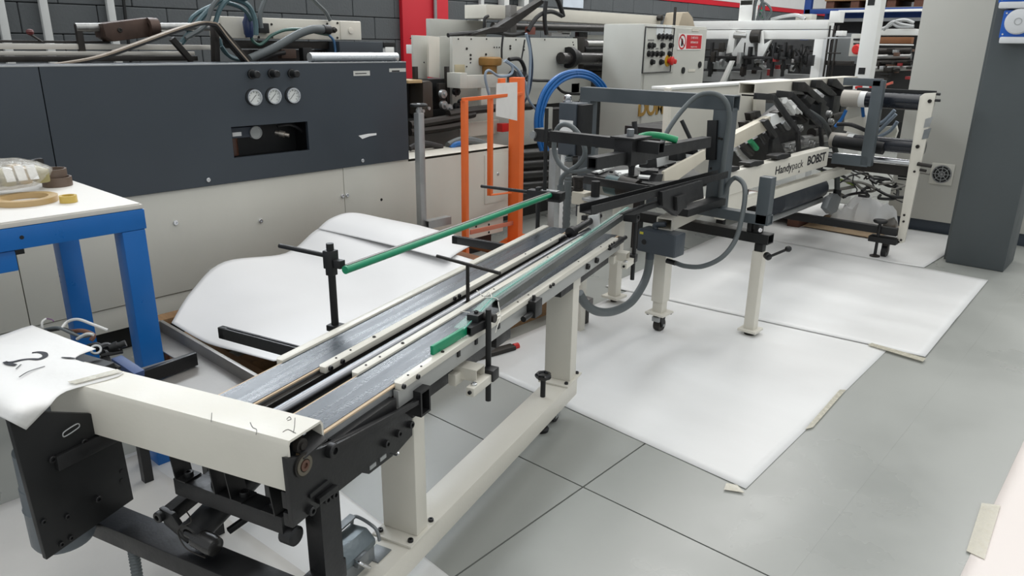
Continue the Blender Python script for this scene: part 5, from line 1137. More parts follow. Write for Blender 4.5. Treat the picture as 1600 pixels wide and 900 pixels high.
MB().lathe(k1_, (.5, -.2, .2), [(-.012, .006), (-.006, .014), (.006, .016), (.014, .012), (.018, .003)], 16).done('crank_ball', BLACKP, hp)
sx, sy = -2.30, 3.52
MB().box((sx-.028, sy-.028, .045), (sx+.028, sy+.028, .60)).done('leg', CREAM, hp, .004); MB().box((sx-.055, sy-.055, .030), (sx+.055, sy+.055, .045)).done('foot_plate', CREAM, hp, .003)
MB().lathe((sx, sy, 0), (0, 0, 1), [(0, .02), (.012, .02), (.013, .01), (.032, .01)], 14).done('foot_pad', DARK, hp)
# ---- junction box with conduits
JY = 3.16
j0 = ony(996, 356, JY); j1 = ony(1056, 404, JY); 
jx0, jx1 = ony(996, 375, JY).x, ony(1055, 385, JY).x; jz1, jz0 = ony(1025, 362, JY).z, ony(1028, 399, JY).z
jb = MB().box((jx0, JY, jz0), (jx1, JY+.10, jz1)).done('junction_box', BOXG, hp, .010)
MB().box((jx0+.004, JY-.004, jz0+.004), (jx1-.004, JY+.002, jz1-.004)).done('box_lid', BOXG, jb, .005)
q = ony(1003, 364, JY-.005); MB().box((q.x-.012, JY-.006, q.z-.006), (q.x+.008, JY-.004, q.z+.006)).done('yellow_label', mat('label_yellow', (196, 186, 60), .5), jb)
q = ony(1006, 378, JY-.005); MB().lathe((q.x, JY-.004, q.z), (0, -1, 0), [(0, .014), (.002, .013)], 20).done('embossed_mark', BLACKP, jb)
MB().tube([(jx0+.07, JY+.05, jz1), (jx0+.07, JY+.05, jz1+.02), (jx0+.12, JY+.06, jz1+.03)], .014, 10).done('box_elbow', BOXG, jb)
q = ony(1015, 405, JY+.04); MB().cyl((q.x, JY+.04, jz0), (q.x, JY+.04, jz0-.04), .022, seg=16).done('box_gland', BOXG, jb)
hhose([(q.x, JY+.04, jz0-.03), ony(1012, 425, JY+.04), ony(1003, 448, JY), ony(985, 473, JY-.1), ony(960, 486, JY-.25), ony(935, 487, JY-.4), ony(916, 476, JY-.5), ony(905, 458, JY-.55)], .021)
q = ony(1050, 409, JY+.05); MB().cyl((q.x-.03, JY+.05, q.z), (q.x+.02, JY+.05, q.z-.003), .013, seg=12).done('box_gland', BLACKP, jb)
# floor connector where the conduit ends
q = onz(915, 512, 0); fx, fy = q.x-.02, q.y+.04
MB().box((fx-.05, fy-.03, 0), (fx-.01, fy+.03, .14)).done('floor_connector', DARK, hp, .004); MB().box((fx-.06, fy-.035, .10), (fx+.01, fy+.035, .15)).done('connector_top', mat('foil_grey', (110, 106, 104), .35, metal=.5, bump=.3, bscale=60), hp, .004)
# ---- lettered beam
BX = -1.80
zt1 = onx(1151, 268, BX).z; zb1 = onx(1217, 282, BX).z; ye = onx(1295, 240, BX).y; ys_ = onx(1128, 300, BX).y
bm_ = MB().box((BX-.07, ys_, zb1), (BX, ye, zt1+.004)).done('lettered_beam', CREAM, hp, .008)
hpx([(1131, 282), (1140, 276), (1165, 283), (1168, 330), (1130, 345)], BX-.01, .06, 'beam_nose', CREAM, .01)
q0 = onx(1211, 273, BX); q1 = onx(1254, 262, BX)
tw = q1.y-q0.y
text("Handy", .0775, face_matrix((BX+.001, q0.y, q0.z), (0, 1, 0), (0, 0, 1)), INK, bm_, 'lettering', .0006, bold=.0010, width=(q1.y-q0.y)*.58, height=.05)
text("pack", .0775, face_matrix((BX+.001, q0.y+(q1.y-q0.y)*.60, q0.z), (0, 1, 0), (0, 0, 1)), INK, bm_, 'lettering', .0006, bold=-.0006, width=(q1.y-q0.y)*.40, height=.05)
q3 = onx(1261, 258, BX); q4 = onx(1289, 250, BX); text("BOBST", .082, face_matrix((BX+.001, q3.y, q3.z), (0, 1, 0), (0, 0, 1)), INK, bm_, 'lettering', .0006, bold=.0021, width=q4.y-q3.y, height=.058)
q = onx(1248, 268, BX); MB().prism([(BX+.001, q.y-.008, q.z-.006), (BX+.001, q.y+.012, q.z-.006), (BX+.001, q.y+.002, q.z+.01)], (.001, 0, 0)).done('triangle_mark', INK, bm_)
for x, y in ((1142, 266), (1180, 257), (1222, 246)):
    hpx([(x-8, y-2), (x, y-5), (x+14, y-6), (x+14, y-1), (x+4, y+3), (x-8, y+3)], BX+.012, .07, 'beam_bracket', BLACK)
# lower cream rail, motor below, sliding shaft
r0_ = onx(1212, 300, BX-.05); r1__ = onx(1326, 258, BX-.05)
hbar((BX-.05, onx(1150, 322, BX-.05).y, r0_.z), (BX-.05, r1__.y, r0_.z), .06, .055, 'lower_rail', CREAM)
q = onx(1240, 300, BX-.25); MB().cyl((BX-.25, q.y-.35, q.z-.03), (BX-.25, q.y+.5, q.z-.03), .085, seg=22).done('motor_barrel', mat('motor_slate', (52, 58, 66), .4), hp)
MB().cyl((BX-.2, q.y-.6, q.z-.12), (BX-.2, q.y+.5, q.z-.12), .02, seg=12).done('tie_rod', GALV, hp)
hbar((-2.75, 5.72, .20), (-1.36, 5.72, .20), .05, .055, 'black_cross_tube', BLACKP)
MB().box((-2.75, 5.69, 0), (-2.69, 5.75, .18)).done('rear_leg', BLACKP, hp, .003)
# ---- panel body behind
VX = -2.62
hpx([(1046, 139), (1180, 132), (1180, 270), (1040, 285)], VX, .03, 'side_panel', CREAMP)
hpx([(1046, 138), (1050, 137), (1044, 285), (1038, 285)], VX+.02, .04, 'panel_edge', CREAM)
pa_ = [onx(1046, 138, VX), onx(1240, 127, VX)]; MB().box((VX-.14, pa_[0].y, pa_[0].z-.01), (VX+.01, pa_[1].y, pa_[0].z+.008)).done('panel_top', WHITEP, hp, .004)
for yy in (pa_[0].y+.15, pa_[1].y-.15): MB().box((VX-.3, yy-.03, 0), (VX-.24, yy+.03, .42)).done('body_leg', BLACKP, hp)
hpx([(1183, 148), (1197, 148), (1195, 190), (1181, 190)], VX+.05, .03, 'panel_post', CREAM)
MB().box((VX-.4, pa_[0].y+.1, .42), (VX-.05, pa_[1].y, .9)).done('inner_body', BLACKP, hp)
# ---- top tube with bent arms
UX = -2.12
u0 = onx(1180, 141, UX); uz = (onx(1156, 134, UX).z+onx(1156, 148, UX).z)/2; uh = (onx(1156, 133.5, UX).z-onx(1156, 149, UX).z)*1.2
w_ = UX-ony(1154, 141, u0.y).x
MB().rect_tube((UX-w_/2, u0.y, uz), (UX-w_/2, onx(1340, 124, UX).y, uz), w_, uh, .007).done('top_tube', CREAM, hp)
uy1 = onx(1340, 124, UX).y
def arm(pts, X, th=.038, wd=.022): 
    P_ = [onx(x, y, X) for x, y in pts]; prev = None
    b_ = MB()
    for a, c in zip(P_, P_[1:]): b_.bar(a, c, wd, th, (0, 0, 1) if abs((c-a).normalized().z) < .9 else (0, 1, 0))
    return b_.done('bent_arm', BLACK, hp, .003)
AX = UX+.16
MB().box((UX-.1, u0.y+.02, uz-uh/2-.012), (UX+.16, u0.y+.12, uz-uh/2)).done('arm_plate', BLACK, hp, .002)
arm([(1180, 150), (1208, 152), (1246, 205), (1248, 236)], AX); arm([(1215, 146), (1236, 148), (1282, 196), (1284, 228)], AX)
for pts in ([(1247, 128), (1258, 128), (1293, 160), (1290, 166), (1280, 163), (1262, 144), (1246, 142)], [(1276, 125), (1285, 125), (1308, 147), (1306, 152), (1296, 149), (1282, 138), (1274, 137)], [(1302, 123), (1308, 123), (1320, 137), (1316, 141), (1307, 137), (1300, 134)]):
    hpx(pts, UX+.045, .04, 'gusset_arm', BLACKP, .004)
# inclined belt units under the arms
def incl(x0, y0, x1, y1, w, h, X, name, material): return hbar(onx(x0, y0, X), onx(x1, y1, X), w, h, name, material)
incl(1136, 223, 1198, 191, .05, .082, AX-.05, 'incline_board', IV); incl(1197, 191, 1221, 179, .05, .075, AX-.05, 'incline_board', WHITEP)
hpx([(1215, 176), (1222, 172), (1226, 180), (1219, 184)], AX-.02, .06, 'incline_stop', DARK)
for x, y, dx in ((1172, 181, 0), (1180, 179, .01), (1162, 195, 0)): hpx([(x, y-4), (x+8, y-6), (x+10, y+2), (x+2, y+8)], AX-.1, .04, 'sensor', DARK)
hpx([(1194, 190), (1201, 186), (1216, 212), (1212, 216)], AX-.0, .04, 'swing_lever', BLACK)
hpx([(1140, 240), (1200, 205), (1245, 188), (1250, 214), (1225, 235), (1180, 260), (1136, 272)], AX-.16, .10, 'roller_bed', mat('bed_dark', (36, 35, 35), .45, var=.2))
for x0, y0, x1, y1, mt_ in ((1160, 226, 1175, 240, DARK), (1172, 220, 1182, 232, GREEND), (1186, 208, 1195, 222, BLACK), (1200, 206, 1212, 218, BLACK), (1150, 232, 1160, 246, BRUSH), (1155, 240, 1168, 252, BRUSH), (1222, 190, 1232, 200, GALV), (1214, 192, 1224, 204, BLACK), (1246, 178, 1258, 188, DARK), (1252, 172, 1262, 182, BLACK), (1240, 168, 1250, 178, WHITEP), (1226, 158, 1234, 166, WHITEP), (1232, 166, 1240, 176, WHITEP)):
    MB().cyl(onx(x0, y0, AX-.06), onx(x1, y1, AX-.06), .018, seg=12).done('idler_roller', mt_, hp)
for x, y in ((1237, 160), (1226, 154), (1243, 172)): q = onx(x, y, AX-.1); hpx([(x-6, y-2), (x+2, y-4), (x+9, y+6), (x+1, y+9)], AX-.12, .08, 'white_pad', WHITEP)
hpx([(1208, 186), (1240, 160), (1300, 150), (1340, 140), (1338, 190), (1300, 232), (1240, 244), (1225, 235)], AX-.30, .12, 'drive_plate', mat('plate_black', (26, 26, 27), .45, var=.2))
for x0, x1, y, yb in ((1222, 1262, 232, 222), (1250, 1295, 220, 214), (1268, 1300, 208, 200), (1296, 1312, 184, 180), (1292, 1310, 196, 190)): MB().cyl(onx(x0, y, AX-.12), onx(x1, yb, AX-.12), .036, seg=18).done('belt_roller', BRUSH if x0 % 4 else DARK, hp)
for x, y in ((1228, 230), (1236, 232), (1258, 222), (1266, 224), (1292, 178), (1295, 190), (1246, 200), (1272, 186)): q = onx(x, y, AX-.05); MB().lathe(q, (1, 0, 0), [(0, .026), (.03, .026), (.032, .016), (.04, .014)], 18).done('pulley', BRUSH, hp)
hpx([(1208, 218), (1216, 214), (1230, 245), (1206, 240)], AX-.02, .03, 'foot_bracket', BLACK)
for pts in ([(1262, 148), (1275, 156), (1268, 164), (1258, 154)], [(1284, 160), (1296, 168), (1290, 200), (1280, 196)], [(1304, 150), (1316, 150), (1306, 196), (1298, 190)], [(1318, 140), (1330, 140), (1322, 175), (1312, 180)]): hpx(pts, AX-.1, .08, 'side_cover', BLACKP, .003)
hhose([onx(1262, 174, AX-.02), onx(1285, 190, AX), onx(1298, 214, AX), onx(1307, 244, AX+.02), onx(1308, 275, AX+.04), onx(1308, 300, AX+.05)], .021, mat('plug_cable', (66, 70, 70), .5), 'plug_cable')
q = onx(1308, 300, AX+.05); pk = MB().lathe(q+V((0, 0, -.03)), (0, 0, 1), [(0, .03), (.05, .03), (.055, .02)], 14).done('plug_gland', BLACKP, hp)
hpx([(1298, 309), (1309, 303), (1315, 310), (1308, 331), (1300, 335), (1292, 326)], AX+.08, .05, 'hanging_plug', ZINC, .006)
# ---- rear portal with rollers and cream end frame
RY = 5.60
MB().box((ony(1320, 125, RY).x, RY-.03, ony(1345, 134, RY).z), (ony(1379, 127, RY).x, RY+.03, ony(1345, 122, RY).z)).done('rear_beam', SLATE, hp, .004)
MB().box((ony(1366, 180, RY).x-.038, RY-.03, ony(1345, 258, RY).z), (ony(1366, 180, RY).x+.038, RY+.03, ony(1345, 124, RY).z)).done('rear_post', SLATE, hp, .005)
MB().rect_tube((ony(1302, 246, RY).x, RY, ony(1330, 250, RY).z), (ony(1358, 250, RY).x, RY, ony(1330, 250, RY).z), .06, .07, .006).done('rear_beam', SLATE, hp)
NV = mat('roller_navy', (26, 30, 38), .22, var=.1)
EY = 5.72
for (xa, ya, yb_, r_) in ((1344, 155, 160, .055), (1324, 223, 226, .05)):
    a = ony(xa, ya, EY+.06); c_ = ony(1440 if ya < 200 else 1424, yb_, EY+.06); z_ = (a.z+c_.z)/2
    MB().cyl((a.x, EY+.06, z_), (-1.30, EY+.06, z_), r_, seg=24).done('nip_roller', NV, hp); MB().cyl((a.x, EY+.06, z_), (a.x+.045, EY+.06, z_), r_*1.02, seg=24).done('roller_label', PAPER, hp)
    MB().cyl((a.x-.12, EY+.06, z_), (a.x, EY+.06, z_), r_*1.08, seg=20).done('roller_housing', mat('housing_beige', (170, 164, 154), .5), hp)
a = ony(1340, 141, EY+.1); MB().box((a.x, EY+.08, a.z-.02), (-1.30, EY+.11, a.z+.02)).done('roller_guard', BLACKP, hp, .002)
zc_ = ony(1360, 248, EY+.08).z
MB().cyl((-2.0, EY+.08, zc_), (-1.32, EY+.08, zc_), .02, seg=14).done('tie_shaft', STEEL, hp); MB().box((-2.0, EY+.1, zc_-.10), (-1.34, EY+.13, zc_-.03)).done('tie_plate', DARK, hp); MB().cyl((-1.9, EY+.02, zc_+.11), (-1.55, EY+.02, zc_+.09), .045, seg=18).done('dark_motor', BLACKP, hp)
zl0 = ony(1407, 378, EY).z
lf = hpy([(1437, 151), (1444, 146), (1463, 145), (1460, 158), (1413, 379), (1400, 381)], EY, .025, 'end_frame', CREAM, .004)
hpy([(1446, 186), (1458, 182), (1452, 198), (1443, 200)], EY-.004, .004, 'data_plate', GALV, .0); hpy([(1444, 203), (1455, 200), (1450, 216), (1440, 218)], EY-.004, .004, 'data_plate', ZINC, .0)
for x, y in ((1453, 158), (1434, 229), (1436, 255), (1413, 336), (1412, 346), (1404, 378), (1408, 375), (1429, 268)): q = ony(x, y, EY); bolt((q.x, EY-.001, q.z), (0, -1, 0), lf, None, 1.6 if y < 240 else 1.0, BOLTD)
for y in (147, 157): q = ony(1461, y, EY); MB().cyl((q.x-.02, EY+.01, q.z), (q.x+.03, EY+.01, q.z), .009, seg=10).done('stud', BLACKP, hp)
q = ony(1434, 256, EY); MB().cyl((q.x, EY-.01, q.z), (q.x+.09, EY-.01, q.z-.005), .013, seg=12).done('adjusting_screw', DARK, hp); q = ony(1438, 265, EY); MB().cyl((q.x, EY-.01, q.z), (q.x+.04, EY-.015, q.z-.003), .010, seg=12).done('adjusting_screw', DARK, hp)
# foot block with levelling spindle and caster
fx_, fy_ = -1.455, 5.70
MB().box((fx_-.08, fy_-.04, .115), (-1.345, fy_+.06, .155)).done('foot_block', BLACKP, hp, .004)
MB().cyl((fx_-.02, fy_-.02, .01), (fx_-.02, fy_-.02, .26), .011, seg=12).done('levelling_spindle', BLACKP, hp); MB().lathe((fx_-.02, fy_-.02, .25), (0, 0, 1), [(0, .015), (.01, .045), (.022, .05), (.03, .045), (.032, .01)], 20).done('hand_knob', BLACKP, hp); MB().lathe((fx_-.02, fy_-.02, 0), (0, 0, 1), [(0, .035), (.015, .035), (.02, .02), (.024, .011)], 18).done('levelling_foot', DARK, hp)
MB().ring((fx_+.01, fy_+.04, .045), (fx_+.045, fy_+.04, .045), .045, .012, 22).done('caster_wheel', RUBB, hp); MB().box((fx_+.005, fy_+.02, .04), (fx_+.05, fy_+.06, .115)).done('caster_fork', DARK, hp, .002)
# cream side casting with blue lines between the rollers
hpy([(1322, 168), (1345, 160), (1346, 195), (1330, 198), (1318, 192)], EY+.15, .06, 'valve_casting', CREAMP, .004); hpy([(1320, 188), (1350, 180), (1348, 212), (1318, 204)], EY+.12, .06, 'valve_casting', CREAM, .004)
hhose([ony(1322, 172, EY), ony(1315, 186, EY), ony(1305, 198, EY)], .012, BLUEH, 'air_line'); hhose([ony(1347, 160, EY+.1), ony(1348, 172, EY+.1), ony(1349, 182, EY+.12)], .012, BLUEH, 'air_line')
hhose([ony(1308, 194, EY-.1), ony(1330, 195, EY-.1), ony(1355, 205, EY-.05)], .014, RUBB, 'cable')
hpy([(1336, 135), (1348, 133), (1348, 139), (1336, 139)], EY+.3, .03, 'red_lever', REDP, .001); hpy([(1347, 133), (1358, 133), (1358, 139), (1347, 139)], EY+.3, .03, 'white_sleeve', WHITEP, .001); hpy([(1358, 134), (1380, 134), (1380, 138), (1358, 138)], EY+.3, .03, 'red_lever', REDP, .001)
hpy([(1381, 132), (1394, 127), (1394, 131), (1384, 134), (1382, 140), (1380, 140)], EY+.3, .03, 'red_handle', mat('salmon', (222, 112, 92), .4), .001)
# ================================================================== RIGHT CABINET, FAR MACHINE, RACK
CY_ = 6.82
cbn = thing('machine_cabinet', 'tall plain cream cabinet with slate plinth beside the dark column', 'cabinet', (-1.3, CY_+.4, 0))
cxl = ony(1386, 330, CY_).x; kz = ony(1440, 343, CY_).z
MB().box((cxl, CY_, kz), (-.62, CY_+.8, 2.5)).done('body', mat('cabinet_cream', (188, 187, 179), .45, var=.03, scale=2, bump=.03, bscale=30, spots=.02, spotcol=(120, 118, 110)), cbn, .006)
MB().box((cxl+.015, CY_+.02, 0), (-.64, CY_+.78, kz)).done('plinth', mat('plinth_blue', (58, 66, 76), .5), cbn, .004)
f0, f1 = ony(1457, 259, CY_), ony(1487, 285, CY_); fc = (f0+f1)/2; fs = .085
fg = MB().box((fc.x-fs, CY_-.012, fc.z-fs), (fc.x+fs, CY_, fc.z+fs)).done('fan_frame', CREAMP, cbn, .006)
MB().lathe((fc.x, CY_-.013, fc.z), (0, -1, 0), [(0, .072), (.001, .072)], 28).done('fan_opening', BLACKP, fg)
for k in range(4):
    a = math.pi*k/4; n = V((math.cos(a), 0, math.sin(a)))*.075; c = V((fc.x, CY_-.016, fc.z)); MB().bar(c-n, c+n, .004, .006, (0, 1, 0)).done('grille_bar', GALV, fg)
for r in (.025, .05, .07): MB().ring((fc.x, CY_-.017, fc.z), (fc.x, CY_-.014, fc.z), r, r-.005, 28).done('grille_ring', GALV, fg)
for k in range(3): q = ony(1411, 272+4*k, CY_); MB().box((q.x-.04, CY_-.002, q.z-.006), (q.x+.04, CY_, q.z+.006)).done('vent_slot', BLACKP, cbn)

WY = 8.3
wm = thing('white_frame_machine', 'white framed machine with dark tooling behind the packing machine', 'machine', (-3.2, WY+.5, 0))
def wy(pts, Y, d, name, material, bev=.003): return MB().prism([ony(x, y, Y) for x, y in pts], (0, d, 0)).done(name, material, wm, bev)
def wbox(x0, x1, y0, y1, Y, d, name, material, bev=.004):
    a = ony((x0+x1)/2, y0, Y).z; c = ony((x0+x1)/2, y1, Y).z; ym_ = (y0+y1)/2
    return MB().box((ony(x0, ym_, Y).x, Y, c), (ony(x1, ym_, Y).x, Y+d, a)).done(name, material, wm, bev)
wbox(1081, 1294, 32, 46, WY, .18, 'upper_beam', WHITEP); wbox(1078, 1292, 47, 61, WY+.0, .16, 'lower_beam', WHITEP)
a = ony(1275, 90, WY); zf = ony(1280, 60, WY).z; MB().box((ony(1269, 90, WY).x, WY, 0), (ony(1283, 90, WY).x, WY+.16, zf)).done('right_column', WHITEP, wm, .004); MB().box((ony(1075, 90, WY).x, WY, 0), (ony(1090, 90, WY).x, WY+.16, zf)).done('left_column', WHITEP, wm, .004)
MB().box((ony(1283, 90, WY).x, WY+.0, 0), (ony(1293, 90, WY).x, WY+.02, zf)).done('column_side_shade', mat('shade_white', (196, 198, 198), .4), wm, .002)  # side face of the column, its shade put into a greyer white
wy([(1141, 47), (1150, 47), (1145, 82), (1134, 84)], WY-.04, .06, 'hanger_plate', WHITEP); wy([(1166, 48), (1176, 48), (1178, 86), (1145, 88), (1143, 84)], WY-.05, .03, 'gusset', mat('gusset_white', (206, 208, 206), .4)); wy([(1186, 48), (1191, 48), (1192, 70), (1205, 62), (1192, 88), (1183, 88)], WY-.06, .04, 'gusset', WHITEP)
wy([(1140, 95), (1145, 95), (1130, 131), (1123, 131)], WY-.3, .06, 'diagonal_stay', WHITEP)
MB().cyl(ony(1148, 55, WY-.02), ony(1168, 56, WY-.02), .04, seg=16).done('shaft', BRUSH, wm); MB().cyl(ony(1175, 57, WY-.05), ony(1189, 57, WY-.05), .07, seg=18).done('drum', DARK, wm)
wbox(1098, 1228, 88, 92, WY-.1, .06, 'tool_bar', BLACKP); wbox(1098, 1275, 77, 80, WY+.4, .05, 'tool_bar', DARK)
rnd = random.Random(3)
for k in range(46):
    x = rnd.uniform(1102, 1264); y = rnd.uniform(66, 112); w_, h_ = rnd.uniform(2, 7), rnd.uniform(5, 18)
    mt_ = rnd.choice([BLACKP, BLACKP, DARK, BLACK, DARK, GALV, mat('tool_red', (150, 44, 46), .45), BRUSH, BLACKP])
    wbox(x, x+w_, y, min(y+h_, 118), WY+rnd.uniform(-.15, .5), rnd.uniform(.04, .12), 'tool_block', mt_, .003)
for k in range(12):
    x = rnd.uniform(1105, 1260); y = rnd.uniform(70, 108); MB().cyl(ony(x, y, WY+.1), ony(x+rnd.uniform(3, 8), y+rnd.uniform(-3, 3), WY+.1), rnd.uniform(.02, .045), seg=12).done('tool_roller', rnd.choice([DARK, BLACKP, GALV]), wm)
for k in range(9):
    x = rnd.uniform(1195, 1262); y = rnd.uniform(64, 84); MB().tube([ony(x, y, WY+.05), ony(x+rnd.uniform(-8, 8), y+12, WY), ony(x+rnd.uniform(-12, 12), y+30, WY+.1)], .014, 6).done('hose', RUBB, wm)
for x0, x1, y0, y1 in ((1100, 1140, 96, 108), (1140, 1165, 112, 124), (1165, 1188, 110, 126), (1190, 1225, 108, 126), (1225, 1268, 116, 126), (1098, 1138, 112, 128)): wbox(x0, x1, y0, y1, WY+.2, .1, 'grey_cover', mat('cover_grey', (152, 154, 154), .45))
wbox(1096, 1268, 62, 118, WY+1.0, .05, 'dark_backdrop', mat('dark_back', (54, 55, 56), .6, var=.2)); wbox(1096, 1270, 118, 160, WY+.35, .3, 'bed', mat('bed_grey', (84, 84, 82), .5, var=.15))  # dark backdrop added behind the tooling to keep it dark and hide the rack
for x in (1108, 1160, 1205, 1222): wbox(x, x+3, 66, 120, WY-.05, .05, 'upright_rod', BLACKP)
wbox(1155, 1175, 0, 33, WY+.1, .15, 'tower', WHITEP)
MB().box((ony(1155, 20, WY+.1).x, WY+.1, 1.9), (ony(1175, 20, WY+.1).x, WY+.25, 2.7)).done('tower', WHITEP, wm, .004)
for pts in ([(1178, 32), (1180, 10), (1186, -6), (1192, 10), (1196, 32)], [(1184, 30), (1190, 5), (1200, 8), (1205, 18), (1198, 30)], [(1188, 32), (1194, 12), (1190, -5)], [(1182, 32), (1188, 18), (1196, 30)]): MB().tube([ony(x, y, WY+.05) for x, y in pts], .012, 6).done('cable', RUB, wm)
MB().tube([ony(x, y, WY+.06) for x, y in ((1186, 24), (1190, 16), (1193, 28))], .012, 6).done('cable', GREEND, wm)
wbox(1176, 1179, 0, 32, WY+.06, .03, 'cable_ladder', DARK)
MB().tube([ony(x, y, WY+.2) for x, y in ((1205, 31), (1225, 26), (1245, 24), (1258, 30))], .02, 8).done('grey_hose', GALV, wm); wbox(1243, 1268, 22, 33, WY+.3, .15, 'terminal_box', CREAMP)
wbox(1296, 1312, 17, 35, WY-.1, .14, 'motor_cover', WHITEP); wbox(1306, 1318, 48, 56, WY-.15, .1, 'white_knob', WHITEP)
for x in (1290, 1297, 1303): wbox(x, x+2, 40, 120, WY-.12, .03, 'guide_rod', DARK)
wbox(1293, 1330, 58, 61, WY-.13, .05, 'cross_rod', GALV); wbox(1290, 1330, 95, 102, WY-.1, .1, 'dark_slide', DARK); wbox(1290, 1312, 82, 84, WY-.13, .04, 'cross_rod', DARK)
wbox(1300, 1332, 52, 100, WY+.3, .2, 'side_cabinet', mat('side_grey', (120, 124, 126), .45)); pn2 = wbox(1328, 1348, 53, 88, WY-.2, .1, 'operator_panel', CREAMG)
for y in (60, 67): wbox(1333, 1343, y, y+3, WY-.215, .015, 'panel_switch', BLACKP)
q = ony(1340, 77, WY-.2); MB().lathe(q, (0, -1, 0), [(0, .05), (.02, .05), (.03, .035), (.06, .035)], 18).done('panel_stop', REDP, wm)
# tall white post
PWY = 7.55
zp = ony(1350, 122, PWY)
MB().box((ony(1338, 100, PWY).x, PWY, 0), (ony(1362, 100, PWY).x, PWY+.14, 2.9)).done('tall_post', WHITEP, wm, .005)
for y in (3, 111): q = ony(1362-(y*.14), y, PWY); MB().box((q.x-.03, PWY-.003, q.z-.03), (q.x+.03, PWY, q.z+.03)).done('square_hole', BLACKP, wm)
# section to the right of the post
wbox(1372, 1430, 45, 55, WY+.5, .2, 'rear_beam', WHITEP); wbox(1368, 1426, 69, 71, WY+.3, .05, 'rear_rail', WHITEP); wbox(1368, 1424, 58, 68, WY+.9, .1, 'brown_board', CARD)
for k in range(26):
    x = rnd.uniform(1364, 1420); y = rnd.uniform(72, 122); w_, h_ = rnd.uniform(4, 16), rnd.uniform(2, 7)
    wbox(x, min(x+w_, 1426), y, y+h_, WY+rnd.uniform(.2, .6), .08, 'tool_block', rnd.choice([BLACKP, DARK, DARK, mat('tool_brown', (92, 66, 52), .5), GALV, mat('tool_red', (150, 44, 46), .45)]), .003)
for k in range(4): MB().cyl(ony(1364, 80+9*k, WY+.45), ony(1424, 79+9*k, WY+.45), .03, seg=12).done('tool_shaft', BRUSH if k % 2 else DARK, wm)
wbox(1360, 1426, 104, 190, WY+.7, .2, 'dark_bed', mat('bed_black', (40, 40, 40), .5))
for pts in ([(1375, 46), (1390, 40), (1400, 33), (1415, 31), (1428, 36)], [(1380, 47), (1395, 34), (1410, 38), (1428, 41)], [(1385, 45), (1392, 36), (1405, 42), (1428, 42)]): MB().tube([ony(x, y, WY+.45) for x, y in pts], .016, 7).done('cable', GALV, wm)
for pts in ([(1368, 210), (1382, 196), (1400, 178)], [(1370, 215), (1390, 205), (1402, 190)], [(1366, 195), (1380, 190), (1398, 172)]): MB().tube([ony(x, y, 7.75) for x, y in pts], .018, 7).done('cable', mat('cable_steel_blue', (110, 122, 136), .4), wm)
wy([(1368, 200), (1400, 196), (1402, 205), (1396, 222), (1368, 222)], 7.8, .05, 'lower_cover', CREAMP)

# pallet rack far behind
RKY = 12.0
rk = thing('pallet_rack', 'blue pallet rack with timber pallets at the far end of the hall', 'rack', (-3.4, RKY, 0))
def rbox(x0, x1, y0, y1, Y, d, name, material, parent=rk, bev=.004):
    xm = (x0+x1)/2; ym_ = (y0+y1)/2
    return MB().box((ony(x0, ym_, Y).x, Y, ony(xm, y1, Y).z), (ony(x1, ym_, Y).x, Y+d, ony(xm, y0, Y).z)).done(name, material, parent, bev)
bzr = ony(1340, 19, RKY).z
rbox(1257, 1520, 12, 20, RKY, .06, 'blue_beam', BLUED); rbox(1310, 1520, 14, 18, RKY-.06, .05, 'white_beam', WHITEP)
for x in (1256, 1500): q = ony(x, 15, RKY); MB().box((q.x, RKY, 0), (q.x+.1, RKY+.09, 4.2)).done('upright', BLUED, rk, .004); MB().box((q.x, RKY+.9, 0), (q.x+.1, RKY+.99, 4.2)).done('upright', BLUED, rk, .004)
q0 = ony(1257, 15, RKY); q1 = ony(1500, 15, RKY); MB().box((q0.x, RKY+.93, bzr-.05), (q1.x, RKY+.99, bzr+.05)).done('blue_beam', BLUED, rk, .004)
MB().box((q0.x, RKY+.06, bzr+.04), (q1.x, RKY+.95, bzr+.065)).done('shelf_deck', mat('deck_grey2', (110, 110, 108), .6), rk)
MB().box((q0.x+.1, RKY+.95, .1), (q1.x, RKY+1.0, bzr-.1)).done('rear_sheet', BLACKP, rk)
zpal = bzr+.066
def far_pallet(x, label):
    p = thing('timber_pallet', label, 'pallet', (x+.6, RKY+.5, zpal), 'timber pallets on the rack')
    for k in range(3): MB().box((x+.02+.36*k, RKY+.1, zpal), (x+.14+.36*k, RKY+.9, zpal+.1)).done('bearer', WOODD, p, .004)
    for k in range(6): MB().box((x, RKY+.08+.14*k, zpal+.1), (x+.86, RKY+.19+.14*k, zpal+.125)).done('plank', WOOD, p, .003)
    MB().box((x+.02, RKY+.1, zpal+.126), (x+.84, RKY+.88, zpal+.8)).done('load', CARD, p, .01)
far_pallet(ony(1285, 5, RKY).x, 'timber pallet at the left on the blue rack'); far_pallet(ony(1380, 5, RKY).x, 'timber pallet further right on the blue rack')

# ------------------------------------------------------------------ pallet, card, paper and wires under the packing machine
pq_ = onz(1248, 352, .03)
pl_ = thing('brown_pallet', 'low reddish brown pallet on the floor under the lettered beam', 'pallet', (-2.0, 4.9, 0))
px0, px1, py0_, py1_ = -3.05, -1.60, 4.62, 5.45
qf = onz(1247, 357, 0); px1 = qf.x+.0; py0_ = qf.y
for k in range(3): MB().box((px0+(px1-px0-.1)*k/2, py0_, 0), (px0+(px1-px0-.1)*k/2+.1, py0_+.8, .09)).done('bearer', WOODD, pl_, .006)
for k in range(5): MB().box((px0, py0_+.17*k, .09), (px1, py0_+.17*k+.12, .112)).done('plank', WOODD, pl_, .003)
rows = []
for j in range(9):
    v = j/8; row = []
    for i in range(13):
        u = i/12; row.append((px0+.05+u*(px1-px0+.12), py0_+.02+v*.72, .116+.03*max(0, noise.noise((u*4, v*4, 2)))+.02*max(0, u-.8)))
    rows.append(row)
